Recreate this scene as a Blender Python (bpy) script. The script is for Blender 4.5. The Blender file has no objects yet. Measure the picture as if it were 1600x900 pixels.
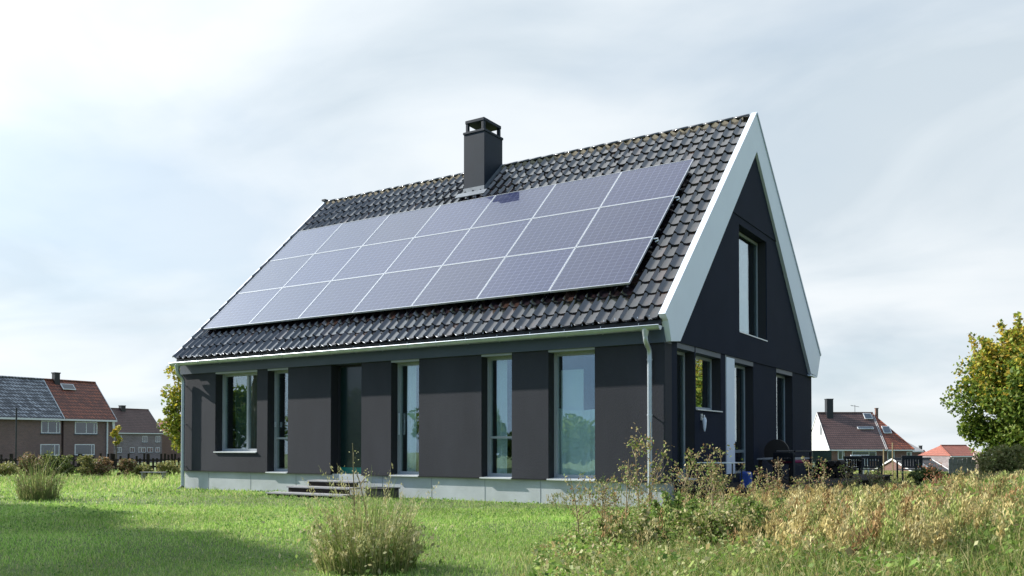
import bpy, math, random
import numpy as np
from mathutils import Vector, Matrix, noise as mnoise
R = math.radians
random.seed(7); rng = np.random.default_rng(11)
S = bpy.context.scene
COL = S.collection

# ------------------------------------------------------------------ camera, sky, sun, exposure
CAM = np.array([5.782, -13.942, 1.101]); YAW, PIT, F, PPY = .567, .02, 1362.8, 666.9
cd = bpy.data.cameras.new('camera'); cam = bpy.data.objects.new('camera', cd); COL.objects.link(cam)
cam.location = CAM; cam.rotation_euler = (math.pi/2 + PIT, 0, YAW)
cd.sensor_width = 36; cd.lens = F/1600*36; cd.shift_y = (PPY-450)/1600; cd.clip_start = .05; cd.clip_end = 6000
S.camera = cam
SUN_EL, SUN_AZ = R(33), R(13.5)      # sun stands over the left end of the house, a little in front of the facade
sund = Vector((-math.cos(SUN_AZ)*math.cos(SUN_EL), -math.sin(SUN_AZ)*math.cos(SUN_EL), math.sin(SUN_EL)))
sl = bpy.data.lights.new('sun', 'SUN'); sl.energy = 5.0; sl.angle = R(.6); sl.color = (1, .955, .90)
so = bpy.data.objects.new('sun', sl); COL.objects.link(so); so.rotation_euler = sund.to_track_quat('Z', 'Y').to_euler(); so.location = (-30, -10, 30)
W = bpy.data.worlds.new('World'); S.world = W; W.use_nodes = True
nt = W.node_tree; N = nt.nodes; N.clear()
def wn(t, **k):
    n = N.new(t)
    for a, v in k.items(): setattr(n, a, v)
    return n
wo = wn('ShaderNodeOutputWorld'); bg = wn('ShaderNodeBackground')
sky = wn('ShaderNodeTexSky', sky_type='NISHITA', sun_disc=False, sun_elevation=SUN_EL, sun_rotation=math.atan2(sund.x, sund.y), air_density=1.0, dust_density=.6)
tc = wn('ShaderNodeTexCoord')
sep = wn('ShaderNodeSeparateXYZ'); nt.links.new(tc.outputs['Generated'], sep.inputs[0])
def wm(op, a, b=None, c=None, clamp=False):
    n = wn('ShaderNodeMath', operation=op); n.use_clamp = clamp
    for i, v in enumerate((a, b, c)):
        if v is None: continue
        if isinstance(v, (int, float)): n.inputs[i].default_value = v
        else: nt.links.new(v, n.inputs[i])
    return n.outputs[0]
zc = wm('ADD', wm('MAXIMUM', sep.outputs[2], 0.0), .22)
cx = wm('DIVIDE', sep.outputs[0], zc); cy = wm('DIVIDE', sep.outputs[1], zc)
comb = wn('ShaderNodeCombineXYZ'); nt.links.new(cx, comb.inputs[0]); nt.links.new(cy, comb.inputs[1])
mp = wn('ShaderNodeMapping'); mp.inputs['Location'].default_value = (3.2, 1.4, 0); mp.inputs['Rotation'].default_value = (0, 0, .55)
mp.inputs['Scale'].default_value = (.95, 1.05, 1); nt.links.new(comb.outputs[0], mp.inputs[0])
n1 = wn('ShaderNodeTexNoise'); n1.inputs['Scale'].default_value = .95; n1.inputs['Detail'].default_value = 7; n1.inputs['Roughness'].default_value = .48; n1.inputs['Distortion'].default_value = .35
n2 = wn('ShaderNodeTexNoise'); n2.inputs['Scale'].default_value = 1.25; n2.inputs['Detail'].default_value = 7; n2.inputs['Roughness'].default_value = .5; n2.inputs['Distortion'].default_value = .5
nt.links.new(mp.outputs[0], n1.inputs[0]); nt.links.new(mp.outputs[0], n2.inputs[0])
def ramp(src, stops):
    n = wn('ShaderNodeValToRGB'); cr = n.color_ramp
    cr.elements[0].position = stops[0][0]; cr.elements[0].color = (*stops[0][1], 1)
    cr.elements[1].position = stops[-1][0]; cr.elements[1].color = (*stops[-1][1], 1)
    for p, c in stops[1:-1]:
        e = cr.elements.new(p); e.color = (*c, 1)
    nt.links.new(src, n.inputs[0]); return n.outputs[0]
cloudcol = ramp(n2.outputs['Fac'], [(.34, (5.8, 6.6, 7.25)), (.46, (7.0, 7.65, 8.15)), (.55, (7.8, 8.3, 8.65)), (.68, (8.4, 8.75, 9.0))])
cover = ramp(n1.outputs['Fac'], [(.36, (.45,)*3), (.50, (.88,)*3), (.60, (1,)*3)])
# clouds thin out towards the east (right) where the sky is greyer blue
mix = wn('ShaderNodeMix', data_type='RGBA'); nt.links.new(cover, mix.inputs[0])
blue = wn('ShaderNodeMix', data_type='RGBA'); blue.inputs[0].default_value = .55; blue.inputs[7].default_value = (5.6, 7.0, 8.2, 1)
nt.links.new(sky.outputs[0], blue.inputs[6]); nt.links.new(blue.outputs[2], mix.inputs[6]); nt.links.new(cloudcol, mix.inputs[7])
# cloud bank: brighter on the side of the sun, greyer away from it
dotn = wn('ShaderNodeVectorMath', operation='DOT_PRODUCT'); nt.links.new(tc.outputs['Generated'], dotn.inputs[0]); dotn.inputs[1].default_value = (-.86, .35, .38)
dsun = wn('ShaderNodeVectorMath', operation='DOT_PRODUCT'); nt.links.new(tc.outputs['Generated'], dsun.inputs[0]); dsun.inputs[1].default_value = tuple(sund)
side = wm('ADD', wm('MULTIPLY_ADD', dotn.outputs['Value'], .10, .87), wm('MULTIPLY', wm('POWER', wm('MAXIMUM', dsun.outputs['Value'], 0.0), 9.0), 1.8))
dot2 = wn('ShaderNodeVectorMath', operation='DOT_PRODUCT'); nt.links.new(tc.outputs['Generated'], dot2.inputs[0]); dot2.inputs[1].default_value = (.52, -.80, .29)
clear = wn('ShaderNodeMapRange', interpolation_type='SMOOTHSTEP'); nt.links.new(dot2.outputs['Value'], clear.inputs[0]); clear.inputs[1].default_value = -.25; clear.inputs[2].default_value = .6
open_sky = wn('ShaderNodeMix', data_type='RGBA'); nt.links.new(wm('MULTIPLY', clear.outputs[0], .8), open_sky.inputs[0]); nt.links.new(mix.outputs[2], open_sky.inputs[6]); open_sky.inputs[7].default_value = (2.9, 4.7, 7.6, 1)
sc = wn('ShaderNodeVectorMath', operation='SCALE'); nt.links.new(open_sky.outputs[2], sc.inputs[0]); nt.links.new(side, sc.inputs['Scale'])
nt.links.new(sc.outputs[0], bg.inputs[0]); bg.inputs[1].default_value = .077
nt.links.new(bg.outputs[0], wo.inputs[0])
S.view_settings.view_transform = 'Standard'; S.view_settings.look = 'None'; S.view_settings.gamma = 1
S.view_settings.exposure = 0.68
S.render.engine = 'CYCLES'
S.cycles.transparent_max_bounces = 12

# ------------------------------------------------------------------ helpers
_r = np.array([math.cos(YAW), math.sin(YAW), 0]); _f = np.array([-math.sin(YAW)*math.cos(PIT), math.cos(YAW)*math.cos(PIT), math.sin(PIT)]); _u = np.cross(_r, _f)
def at(px, py, depth):               # a surveyed point: photo bearing at a known distance
    return CAM + (_f + _r*(px-800)/F + _u*(PPY-py)/F)*depth
def onx(px, py, X):
    d = _f + _r*(px-800)/F + _u*(PPY-py)/F; return CAM + d*((X-CAM[0])/d[0])

class MB:
    def __init__(s): s.v = []; s.f = []
    def poly(s, pts):
        i = len(s.v); s.v += [tuple(p) for p in pts]; s.f.append(tuple(range(i, i+len(pts)))); return s
    def box(s, x0, x1, y0, y1, z0, z1):
        i = len(s.v)
        s.v += [(x, y, z) for z in (z0, z1) for y in (y0, y1) for x in (x0, x1)]
        s.f += [tuple(i+k for k in q) for q in ((0,2,3,1), (4,5,7,6), (0,1,5,4), (2,6,7,3), (0,4,6,2), (1,3,7,5))]; return s
    def prism(s, pts, d):            # polygon + extrusion vector
        n = len(pts); i = len(s.v); d = Vector(d)
        s.v += [tuple(p) for p in pts] + [tuple(Vector(p)+d) for p in pts]
        s.f += [tuple(range(i, i+n)), tuple(range(i+2*n-1, i+n-1, -1))] + [(i+k, i+(k+1) % n, i+n+(k+1) % n, i+n+k) for k in range(n)]; return s
    def tube(s, path, rad, n=10, cap=True):
        path = [Vector(p) for p in path]; rads = rad if isinstance(rad, (list, tuple)) else [rad]*len(path)
        i0 = len(s.v); px = None
        for k, p in enumerate(path):
            t = (path[min(k+1, len(path)-1)] - path[max(k-1, 0)]).normalized()
            if px is None: px = t.orthogonal().normalized()
            px = (px - t*px.dot(t)).normalized(); py = t.cross(px)
            for a in range(n):
                an = 2*math.pi*a/n; s.v.append(tuple(p + (px*math.cos(an) + py*math.sin(an))*rads[k]))
        for k in range(len(path)-1):
            for a in range(n):
                b = (a+1) % n; s.f.append((i0+k*n+a, i0+k*n+b, i0+(k+1)*n+b, i0+(k+1)*n+a))
        if cap: s.f.append(tuple(i0+a for a in reversed(range(n)))); s.f.append(tuple(i0+(len(path)-1)*n+a for a in range(n)))
        return s
    def build(s, name, m, parent=None, smooth=False, bevel=0, loc=None):
        me = bpy.data.meshes.new(name); me.from_pydata(s.v, [], s.f); me.update()
        me.materials.append(m)
        import bmesh
        b = bmesh.new(); b.from_mesh(me); bmesh.ops.recalc_face_normals(b, faces=b.faces)
        if bevel: 
            bmesh.ops.remove_doubles(b, verts=b.verts, dist=1e-5)
            bmesh.ops.bevel(b, geom=[e for e in b.edges if e.calc_face_angle(0) > .5], offset=bevel, segments=2, affect='EDGES', profile=.5)
        b.to_mesh(me); b.free()
        if smooth:
            for p in me.polygons: p.use_smooth = True
            try: me.set_sharp_from_angle(angle=R(40))
            except Exception: pass
        o = bpy.data.objects.new(name, me); COL.objects.link(o)
        if parent: o.parent = parent
        if loc is not None: o.location = loc
        return o
def empty(name, loc=(0,0,0), rz=0):
    o = bpy.data.objects.new(name, None); COL.objects.link(o); o.location = loc; o.rotation_euler = (0,0,rz); o.empty_display_size = .3; return o
def tag(o, label=None, cat=None, group=None, kind=None):
    for k, v in (('label', label), ('category', cat), ('group', group), ('kind', kind)):
        if v: o[k] = v
    return o
def npmesh(name, V, nper, mat, col=None, parent=None):   # V (n, nper, 3) loose faces, col (n, 3)
    n = len(V); me = bpy.data.meshes.new(name)
    me.vertices.add(n*nper); me.vertices.foreach_set('co', np.ascontiguousarray(V, dtype=np.float32).ravel())
    me.loops.add(n*nper); me.loops.foreach_set('vertex_index', np.arange(n*nper, dtype=np.int32))
    me.polygons.add(n); me.polygons.foreach_set('loop_start', np.arange(0, n*nper, nper, dtype=np.int32))
    me.polygons.foreach_set('loop_total', np.full(n, nper, dtype=np.int32))
    me.update(calc_edges=True)
    if col is not None:
        at_ = me.color_attributes.new('Col', 'FLOAT_COLOR', 'POINT')
        c4 = np.ones((n, nper, 4), dtype=np.float32); c4[:, :, :3] = col[:, None, :]
        at_.data.foreach_set('color', c4.ravel())
    me.materials.append(mat)
    o = bpy.data.objects.new(name, me); COL.objects.link(o)
    if parent: o.parent = parent
    return o

def explode(o):
    import bmesh
    me = o.data; n = len(me.vertices); par = list(range(n))
    def find(a):
        while par[a] != a: par[a] = par[par[a]]; a = par[a]
        return a
    for p in me.polygons:
        v = p.vertices[:]
        for k in v[1:]: par[find(k)] = find(v[0])
    gr = {}
    for p in me.polygons: gr.setdefault(find(p.vertices[0]), []).append(p)
    if len(gr) < 2: return
    for g in gr.values():
        ids = sorted({v for p in g for v in p.vertices}); mp_ = {v: i for i, v in enumerate(ids)}
        m2 = bpy.data.meshes.new(me.name); m2.from_pydata([me.vertices[v].co[:] for v in ids], [], [[mp_[v] for v in p.vertices] for p in g])
        for q in me.materials: m2.materials.append(q)
        for p, q in zip(m2.polygons, g): p.use_smooth = q.use_smooth
        k = bpy.data.objects.new(o.name.split('.')[0], m2); COL.objects.link(k); k.parent = o.parent; k.matrix_local = o.matrix_local
    bpy.data.objects.remove(o)

# ------------------------------------------------------------------ materials
def mat(name, col, rough=.6, metal=0, var=.0, vscale=3, bump=0, bscale=40, coat=0, spec=.5, stretch=None, dirt=None):
    m = bpy.data.materials.new(name); m.use_nodes = True; t = m.node_tree; n = t.nodes; p = n['Principled BSDF']
    p.inputs['Roughness'].default_value = rough; p.inputs['Metallic'].default_value = metal
    p.inputs['Coat Weight'].default_value = coat; p.inputs['Specular IOR Level'].default_value = spec
    p.inputs['Base Color'].default_value = (*col, 1)
    tc = n.new('ShaderNodeTexCoord'); src = tc.outputs['Object']
    if stretch:
        mp = n.new('ShaderNodeMapping'); mp.inputs['Scale'].default_value = stretch; t.links.new(src, mp.inputs[0]); src = mp.outputs[0]
    if var:
        nz = n.new('ShaderNodeTexNoise'); nz.inputs['Scale'].default_value = vscale; nz.inputs['Detail'].default_value = 8; nz.inputs['Roughness'].default_value = .6
        t.links.new(src, nz.inputs[0])
        r = n.new('ShaderNodeValToRGB'); r.color_ramp.elements[0].position = .3; r.color_ramp.elements[1].position = .7
        a = tuple(c*(1-var) for c in col); b = tuple(min(1, c*(1+var)) for c in col)
        if dirt: a = dirt
        r.color_ramp.elements[0].color = (*a, 1); r.color_ramp.elements[1].color = (*b, 1)
        t.links.new(nz.outputs['Fac'], r.inputs[0]); t.links.new(r.outputs[0], p.inputs['Base Color'])
    if bump:
        nb = n.new('ShaderNodeTexNoise'); nb.inputs['Scale'].default_value = bscale; nb.inputs['Detail'].default_value = 4
        t.links.new(src, nb.inputs[0]); bp = n.new('ShaderNodeBump'); bp.inputs['Strength'].default_value = bump; bp.inputs['Distance'].default_value = .02
        t.links.new(nb.outputs['Fac'], bp.inputs['Height']); t.links.new(bp.outputs[0], p.inputs['Normal'])
    return m
def leafmat(name, trans=.35, rough=.55, gain=1.0):
    m = bpy.data.materials.new(name); m.use_nodes = True; t = m.node_tree; n = t.nodes; p = n['Principled BSDF']
    a = n.new('ShaderNodeAttribute'); a.attribute_name = 'Col'
    p.inputs['Roughness'].default_value = rough; p.inputs['Specular IOR Level'].default_value = .25
    t.links.new(a.outputs['Color'], p.inputs['Base Color'])
    tr = n.new('ShaderNodeBsdfTranslucent'); t.links.new(a.outputs['Color'], tr.inputs[0])
    mx = n.new('ShaderNodeMixShader'); mx.inputs[0].default_value = trans
    t.links.new(p.outputs[0], mx.inputs[1]); t.links.new(tr.outputs[0], mx.inputs[2]); t.links.new(mx.outputs[0], n['Material Output'].inputs[0])
    return m
def brickmat(name, c1, c2, mortar, scale, bw=.5, rh=.25, ms=.02, rough=.85, bump=.4, offset=.5, rot=False):
    m = bpy.data.materials.new(name); m.use_nodes = True; t = m.node_tree; n = t.nodes; p = n['Principled BSDF']
    tc = n.new('ShaderNodeTexCoord'); sp = n.new('ShaderNodeSeparateXYZ'); t.links.new(tc.outputs['Object'], sp.inputs[0])
    ad = n.new('ShaderNodeMath'); ad.operation = 'ADD'; cb = n.new('ShaderNodeCombineXYZ')
    if rot: t.links.new(sp.outputs[0], cb.inputs[0]); 
    else:
        t.links.new(sp.outputs[0], ad.inputs[0]); t.links.new(sp.outputs[1], ad.inputs[1]); t.links.new(ad.outputs[0], cb.inputs[0])
    t.links.new(sp.outputs[2], cb.inputs[1])
    b = n.new('ShaderNodeTexBrick'); b.inputs['Scale'].default_value = scale; b.inputs['Brick Width'].default_value = bw; b.inputs['Row Height'].default_value = rh
    b.inputs['Mortar Size'].default_value = ms; b.offset = offset; b.inputs['Bias'].default_value = 0
    b.inputs['Color1'].default_value = (*c1, 1); b.inputs['Color2'].default_value = (*c2, 1); b.inputs['Mortar'].default_value = (*mortar, 1)
    t.links.new(cb.outputs[0], b.inputs['Vector'])
    nz = n.new('ShaderNodeTexNoise'); nz.inputs['Scale'].default_value = .25; nz.inputs['Detail'].default_value = 6; t.links.new(tc.outputs['Object'], nz.inputs[0])
    mr = n.new('ShaderNodeMapRange'); mr.inputs[3].default_value = .7; mr.inputs[4].default_value = 1.3; t.links.new(nz.outputs['Fac'], mr.inputs[0])
    sc = n.new('ShaderNodeVectorMath'); sc.operation = 'SCALE'; t.links.new(b.outputs['Color'], sc.inputs[0]); t.links.new(mr.outputs[0], sc.inputs['Scale'])
    t.links.new(sc.outputs[0], p.inputs['Base Color']); p.inputs['Roughness'].default_value = rough
    bp = n.new('ShaderNodeBump'); bp.inputs['Strength'].default_value = bump; bp.inputs['Distance'].default_value = .05; bp.invert = True
    t.links.new(b.outputs['Fac'], bp.inputs['Height']); t.links.new(bp.outputs[0], p.inputs['Normal'])
    return m
def glassmat(name, tint=(.90,.97,.95), ior=.17):
    m = bpy.data.materials.new(name); m.use_nodes = True; t = m.node_tree; n = t.nodes; n.remove(n['Principled BSDF'])
    ge = n.new('ShaderNodeNewGeometry'); dt = n.new('ShaderNodeVectorMath'); dt.operation = 'DOT_PRODUCT'
    t.links.new(ge.outputs['Normal'], dt.inputs[0]); t.links.new(ge.outputs['Incoming'], dt.inputs[1])
    prev = dt.outputs['Value']
    for op, b in (('ABSOLUTE', None), ('SUBTRACT', 1), ('POWER', 5.0), ('MULTIPLY_ADD', None)):   # Schlick, same from both sides of the pane
        k = n.new('ShaderNodeMath'); k.operation = op
        if op == 'SUBTRACT': k.inputs[0].default_value = 1; t.links.new(prev, k.inputs[1])
        else:
            t.links.new(prev, k.inputs[0])
            if op == 'POWER': k.inputs[1].default_value = b
            if op == 'MULTIPLY_ADD': k.inputs[1].default_value = 1-ior; k.inputs[2].default_value = ior
        prev = k.outputs[0]
    fr = k
    tr = n.new('ShaderNodeBsdfTransparent'); tr.inputs[0].default_value = (*tint, 1)
    gl = n.new('ShaderNodeBsdfGlossy'); gl.inputs['Roughness'].default_value = .0; gl.inputs[0].default_value = (.88,.97,1,1)
    nz = n.new('ShaderNodeTexNoise'); nz.inputs['Scale'].default_value = 1.1; tc = n.new('ShaderNodeTexCoord'); t.links.new(tc.outputs['Object'], nz.inputs[0])
    bp = n.new('ShaderNodeBump'); bp.inputs['Strength'].default_value = .05; bp.inputs['Distance'].default_value = .1
    t.links.new(nz.outputs['Fac'], bp.inputs['Height']); t.links.new(bp.outputs[0], gl.inputs['Normal'])
    mx = n.new('ShaderNodeMixShader'); t.links.new(fr.outputs[0], mx.inputs[0]); t.links.new(tr.outputs[0], mx.inputs[1]); t.links.new(gl.outputs[0], mx.inputs[2])
    t.links.new(mx.outputs[0], n['Material Output'].inputs[0]); return m

M = {}
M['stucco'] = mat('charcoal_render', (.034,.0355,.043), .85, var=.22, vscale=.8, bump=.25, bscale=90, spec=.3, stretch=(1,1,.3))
M['stucco_shaded'] = mat('charcoal_render_shaded', (.0125,.018,.033), .85, var=.10, vscale=1.3, bump=.2, bscale=90, spec=.15)  # same render as the facade, with the gable's bluish shade put into its colour
M['reveal'] = mat('reveal_dark', (.016,.016,.018), .7)
M['plinth'] = mat('concrete_plinth', (.47,.50,.50), .8, var=.10, vscale=1.6, bump=.15, bscale=60, dirt=(.38,.41,.40))
M['fascia'] = mat('slate_fascia', (.06,.08,.105), .5, var=.06, vscale=2)
M['white'] = mat('white_board', (.74,.80,.87), .45, var=.03, vscale=1.5)
M['frame'] = mat('window_frame', (.34,.365,.375), .4, var=.05, vscale=4)
M['sill'] = mat('sill_alu', (.68,.70,.70), .35, metal=.2)
M['zinc'] = mat('zinc', (.50,.55,.60), .38, metal=.7, var=.10, vscale=5, bump=.05, bscale=12)
M['chim'] = mat('chimney_sheet', (.010,.020,.032), .6, spec=.25, metal=0, var=.12, vscale=3)
M['lead'] = mat('lead_flashing', (.22,.24,.26), .5, metal=.4, var=.2, vscale=8)
M['door'] = mat('door_green_black', (.006,.02,.018), .25, coat=.4)
M['teal'] = mat('teal_panel', (.0,.16,.13), .3, coat=.3)
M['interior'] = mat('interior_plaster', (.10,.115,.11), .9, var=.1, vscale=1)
M['cloth'] = mat('pale_curtain', (.76,.82,.86), .8, var=.05, vscale=2)
M['cloth_dark'] = mat('dark_curtain', (.05,.075,.07), .85)
M['glass'] = glassmat('window_glass'); M['glass_gable'] = glassmat('gable_glass', (.90,.96,.95), .30)
M['glass_far'] = mat('far_glass', (.03,.04,.05), .06, spec=1.0, coat=1)
M['alu'] = mat('panel_frame_alu', (.78,.80,.82), .28, metal=.6)
M['wood'] = mat('weathered_wood', (.27,.27,.27), .8, var=.3, vscale=3, stretch=(1,8,8), bump=.4, bscale=20)
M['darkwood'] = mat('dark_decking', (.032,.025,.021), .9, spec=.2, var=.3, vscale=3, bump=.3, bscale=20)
M['black'] = mat('black_plastic', (.012,.013,.016), .4, var=.2, vscale=4)
M['bark'] = mat('bark', (.10,.08,.06), .9, var=.35, vscale=6, stretch=(3,3,.6), bump=.6, bscale=14)
M['stem'] = mat('dry_stem', (.28,.22,.12), .8, var=.2, vscale=8)
M['leaf'] = leafmat('leaves'); M['grass'] = leafmat('grass_blades', .42, .5); M['dry'] = leafmat('dry_herbs', .3, .7)

def tilemat():
    m = mat('glazed_pantile', (.024,.018,.021), .2, coat=1.0, spec=.8); t = m.node_tree; n = t.nodes; p = n['Principled BSDF']
    p.inputs['Coat IOR'].default_value = 1.55
    a = n.new('ShaderNodeAttribute'); a.attribute_name = 'Col'
    nz = n.new('ShaderNodeTexNoise'); nz.inputs['Scale'].default_value = 9; nz.inputs['Detail'].default_value = 5
    tc = n.new('ShaderNodeTexCoord'); t.links.new(tc.outputs['Object'], nz.inputs[0])
    r = n.new('ShaderNodeValToRGB'); r.color_ramp.elements[0].position = .56; r.color_ramp.elements[1].position = .74
    r.color_ramp.elements[0].color = (0,0,0,1); r.color_ramp.elements[1].color = (1,1,1,1); t.links.new(nz.outputs['Fac'], r.inputs[0])
    mx = n.new('ShaderNodeMix'); mx.data_type = 'RGBA'; t.links.new(r.outputs[0], mx.inputs[0]); t.links.new(a.outputs['Color'], mx.inputs[6]); mx.inputs[7].default_value = (.06,.035,.028,1)
    t.links.new(mx.outputs[2], p.inputs['Base Color'])
    mr = n.new('ShaderNodeMapRange'); mr.inputs[3].default_value = .05; mr.inputs[4].default_value = .22; t.links.new(nz.outputs['Fac'], mr.inputs[0]); t.links.new(mr.outputs[0], p.inputs['Roughness'])
    return m
M['tile'] = tilemat()

def cellmat():
    m = bpy.data.materials.new('solar_cells'); m.use_nodes = True; t = m.node_tree; n = t.nodes; p = n['Principled BSDF']
    tc = n.new('ShaderNodeTexCoord'); sp = n.new('ShaderNodeSeparateXYZ'); t.links.new(tc.outputs['Object'], sp.inputs[0])
    def mt(op, a, b=None):
        k = n.new('ShaderNodeMath'); k.operation = op
        for i, v in enumerate((a, b)):
            if v is None: continue
            if isinstance(v, (int, float)): k.inputs[i].default_value = v
            else: t.links.new(v, k.inputs[i])
        return k.outputs[0]
    def line(src, per, w):           # 1 near multiples of per
        fr = mt('FRACT', mt('ADD', mt('DIVIDE', src, per), .5)); d = mt('ABSOLUTE', mt('SUBTRACT', fr, .5))
        return mt('LESS_THAN', d, w/per/2)
    gx = line(sp.outputs[0], 1.6/10, .005); gy = line(sp.outputs[1], 1.42/12, .005)
    g = mt('MAXIMUM', gx, gy)
    bb = mt('MULTIPLY', line(mt('ADD', sp.outputs[1], .02), 1.42/36, .003), .18)
    fac = mt('MULTIPLY', mt('MAXIMUM', g, bb), .8)
    mx = n.new('ShaderNodeMix'); mx.data_type = 'RGBA'; t.links.new(fac, mx.inputs[0]); mx.inputs[6].default_value = (.012,.018,.070,1); mx.inputs[7].default_value = (.22,.25,.38,1)
    oi = n.new('ShaderNodeObjectInfo')
    hv = n.new('ShaderNodeHueSaturation'); mr = n.new('ShaderNodeMapRange'); mr.inputs[3].default_value = .85; mr.inputs[4].default_value = 1.15
    t.links.new(oi.outputs['Random'], mr.inputs[0]); t.links.new(mr.outputs[0], hv.inputs['Value']); t.links.new(mx.outputs[2], hv.inputs['Color'])
    t.links.new(hv.outputs[0], p.inputs['Base Color'])
    p.inputs['Roughness'].default_value = .3; p.inputs['Specular IOR Level'].default_value = .2
    p.inputs['Coat Weight'].default_value = 1; p.inputs['Coat Roughness'].default_value = .02; p.inputs['Coat IOR'].default_value = 1.85
    return m
M['cells'] = cellmat()

# ------------------------------------------------------------------ ground
def sstep(a, b, x): x = np.clip((x-a)/(b-a), 0, 1); return x*x*(3-2*x)
_ph = rng.uniform(0, 6.28, 24); _kx = rng.normal(0, 1, 24); _ky = rng.normal(0, 1, 24)
def H(x, y):
    x = np.asarray(x, float); y = np.asarray(y, float)
    h = 0
    for i in range(24):
        s = (.35, .9, 2.2)[i % 3]; h = h + (.035, .012, .006)[i % 3]*np.sin(s*(x*_kx[i]+y*_ky[i]) + _ph[i])/2
    near = (1-sstep(0, 1.2, np.hypot(np.maximum(np.maximum(-12.9-x, x-0.1), 0), np.maximum(np.maximum(-y, y-10.2), 0))))
    h = h*(1-near)
    h = h + .42*sstep(2.6, 5.6, x)*sstep(-8.5, -2, y)          # meadow bank rises to the right
    dx, dy = x-CAM[0], y-CAM[1]; r = np.hypot(x+3, y+3)
    ang = np.arctan2(dx*_r[0]+dy*_r[1], dx*_f[0]+dy*_f[1])   # bearing, right positive
    drop = 1.7 + 3.6*sstep(-.1, .35, ang)*(np.cos(ang) > -.2)
    h = h - drop*sstep(26, 95, r) - .011*np.maximum(r-95, 0)
    return h
def ground():
    # polar sheet, fine near the camera, out to the horizon
    rad = np.concatenate([np.linspace(0, 40, 130)[1:], 40*1.09**np.arange(1, 56)]); na = 300
    an = np.linspace(0, 2*np.pi, na, endpoint=False)
    X = CAM[0] + rad[:, None]*np.cos(an); Y = CAM[1] + rad[:, None]*np.sin(an); Z = H(X, Y)
    v = [(CAM[0], CAM[1], float(H(CAM[0], CAM[1])))] + list(zip(X.ravel().tolist(), Y.ravel().tolist(), Z.ravel().tolist()))
    f = [(0, 1+k, 1+(k+1) % na) for k in range(na)]
    for i in range(len(rad)-1):
        for k in range(na):
            a = 1+i*na+k; b = 1+i*na+(k+1) % na; f.append((a, a+na, b+na, b))
    m = bpy.data.materials.new('meadow_soil'); m.use_nodes = True; t = m.node_tree; n = t.nodes; p = n['Principled BSDF']; p.inputs['Roughness'].default_value = .95
    tc = n.new('ShaderNodeTexCoord')
    n1 = n.new('ShaderNodeTexNoise'); n1.inputs['Scale'].default_value = .35; n1.inputs['Detail'].default_value = 9; n1.inputs['Roughness'].default_value = .65
    n2 = n.new('ShaderNodeTexNoise'); n2.inputs['Scale'].default_value = 18; n2.inputs['Detail'].default_value = 6
    for q in (n1, n2): t.links.new(tc.outputs['Object'], q.inputs[0])
    r = n.new('ShaderNodeValToRGB'); r.color_ramp.elements[0].color = (.075,.115,.022,1); r.color_ramp.elements[1].color = (.15,.2,.045,1); r.color_ramp.elements[0].position = .35; r.color_ramp.elements[1].position = .65
    t.links.new(n1.outputs['Fac'], r.inputs[0])
    mr = n.new('ShaderNodeMapRange'); mr.inputs[3].default_value = .55; mr.inputs[4].default_value = 1.3; t.links.new(n2.outputs['Fac'], mr.inputs[0])
    sc = n.new('ShaderNodeVectorMath'); sc.operation = 'SCALE'; t.links.new(r.outputs[0], sc.inputs[0]); t.links.new(mr.outputs[0], sc.inputs['Scale']); t.links.new(sc.outputs[0], p.inputs['Base Color'])
    bp = n.new('ShaderNodeBump'); bp.inputs['Strength'].default_value = .6; bp.inputs['Distance'].default_value = .05; t.links.new(n2.outputs['Fac'], bp.inputs['Height']); t.links.new(bp.outputs[0], p.inputs['Normal'])
    mb = MB(); mb.v = v; mb.f = f
    tag(mb.build('ground', m, smooth=True), kind='structure')
ground()

# ------------------------------------------------------------------ the dark house
L, D = 12.87, 10.11
house = tag(empty('dark_house'), 'charcoal rendered house with steep glazed tile roof and white gable boards', 'house')
EY, EZ, RY, RZ = -.2, 3.24, 5.02, 8.30           # front eave and ridge of the tile plane
BY, BZ = 10.68, 3.52                              # back eave
ZB, ZT = .46, 2.84
sl_f = Vector((0, RY-EY, RZ-EZ)); LF = sl_f.length; uf = sl_f.normalized(); nf = Vector((0, -uf.z, uf.y))
sl_b = Vector((0, RY-BY, RZ-BZ)); LB = sl_b.length; ub = sl_b.normalized(); nb_ = Vector((0, -ub.z, ub.y))

MB().box(-L+.06, -.06, .05, 9.9, -.6, ZB-.004).build('plinth', M['plinth'], house)
j = MB()
for x in (-11.9, -10.4, -8.9, -6.35, -5.05, -3.75, -2.5, -1.2): j.box(x-.003, x+.003, .046, .06, -.1, ZB-.03)
j.build('plinth_joint', M['lead'], house)
OP = [(-11.61,-10.14,.90), (-9.79,-9.12,ZB), (-7.79,-6.90,ZB), (-6.08,-5.34,ZB), (-3.80,-3.10,ZB), (-2.30,-1.34,ZB)]
xs = -L
for a, b, zb in OP:
    MB().box(xs, a, 0, .32, ZB, ZT).build('facade_panel', M['stucco'], house); xs = b
MB().box(xs, 0, 0, .3, ZB, ZT).build('facade_panel', M['stucco'], house)
MB().box(OP[0][0], OP[0][1], 0, .32, ZB, .90).build('facade_panel', M['stucco'], house)
drip = MB()
for a, b in [(-L, -9.79), (-9.12,-7.79), (-6.90,-6.08), (-5.34,-3.80), (-3.10,-2.30), (-1.34,0)]: drip.box(a, b, -.008, .06, ZB-.022, ZB-.002)
drip.build('drip_edge', M['black'], house)
rev = MB()                                        # dark strips over the unlit left jambs, their shade put into the colour
for a, b, zb in OP:
    rev.box(a, a+.004, .012, .3, zb, ZT-.07)
rev.build('reveal_shade', M['reveal'], house)
MB().box(-L-.02, .0, -.05, .3, ZT, 3.12).build('fascia', M['fascia'], house)
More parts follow.
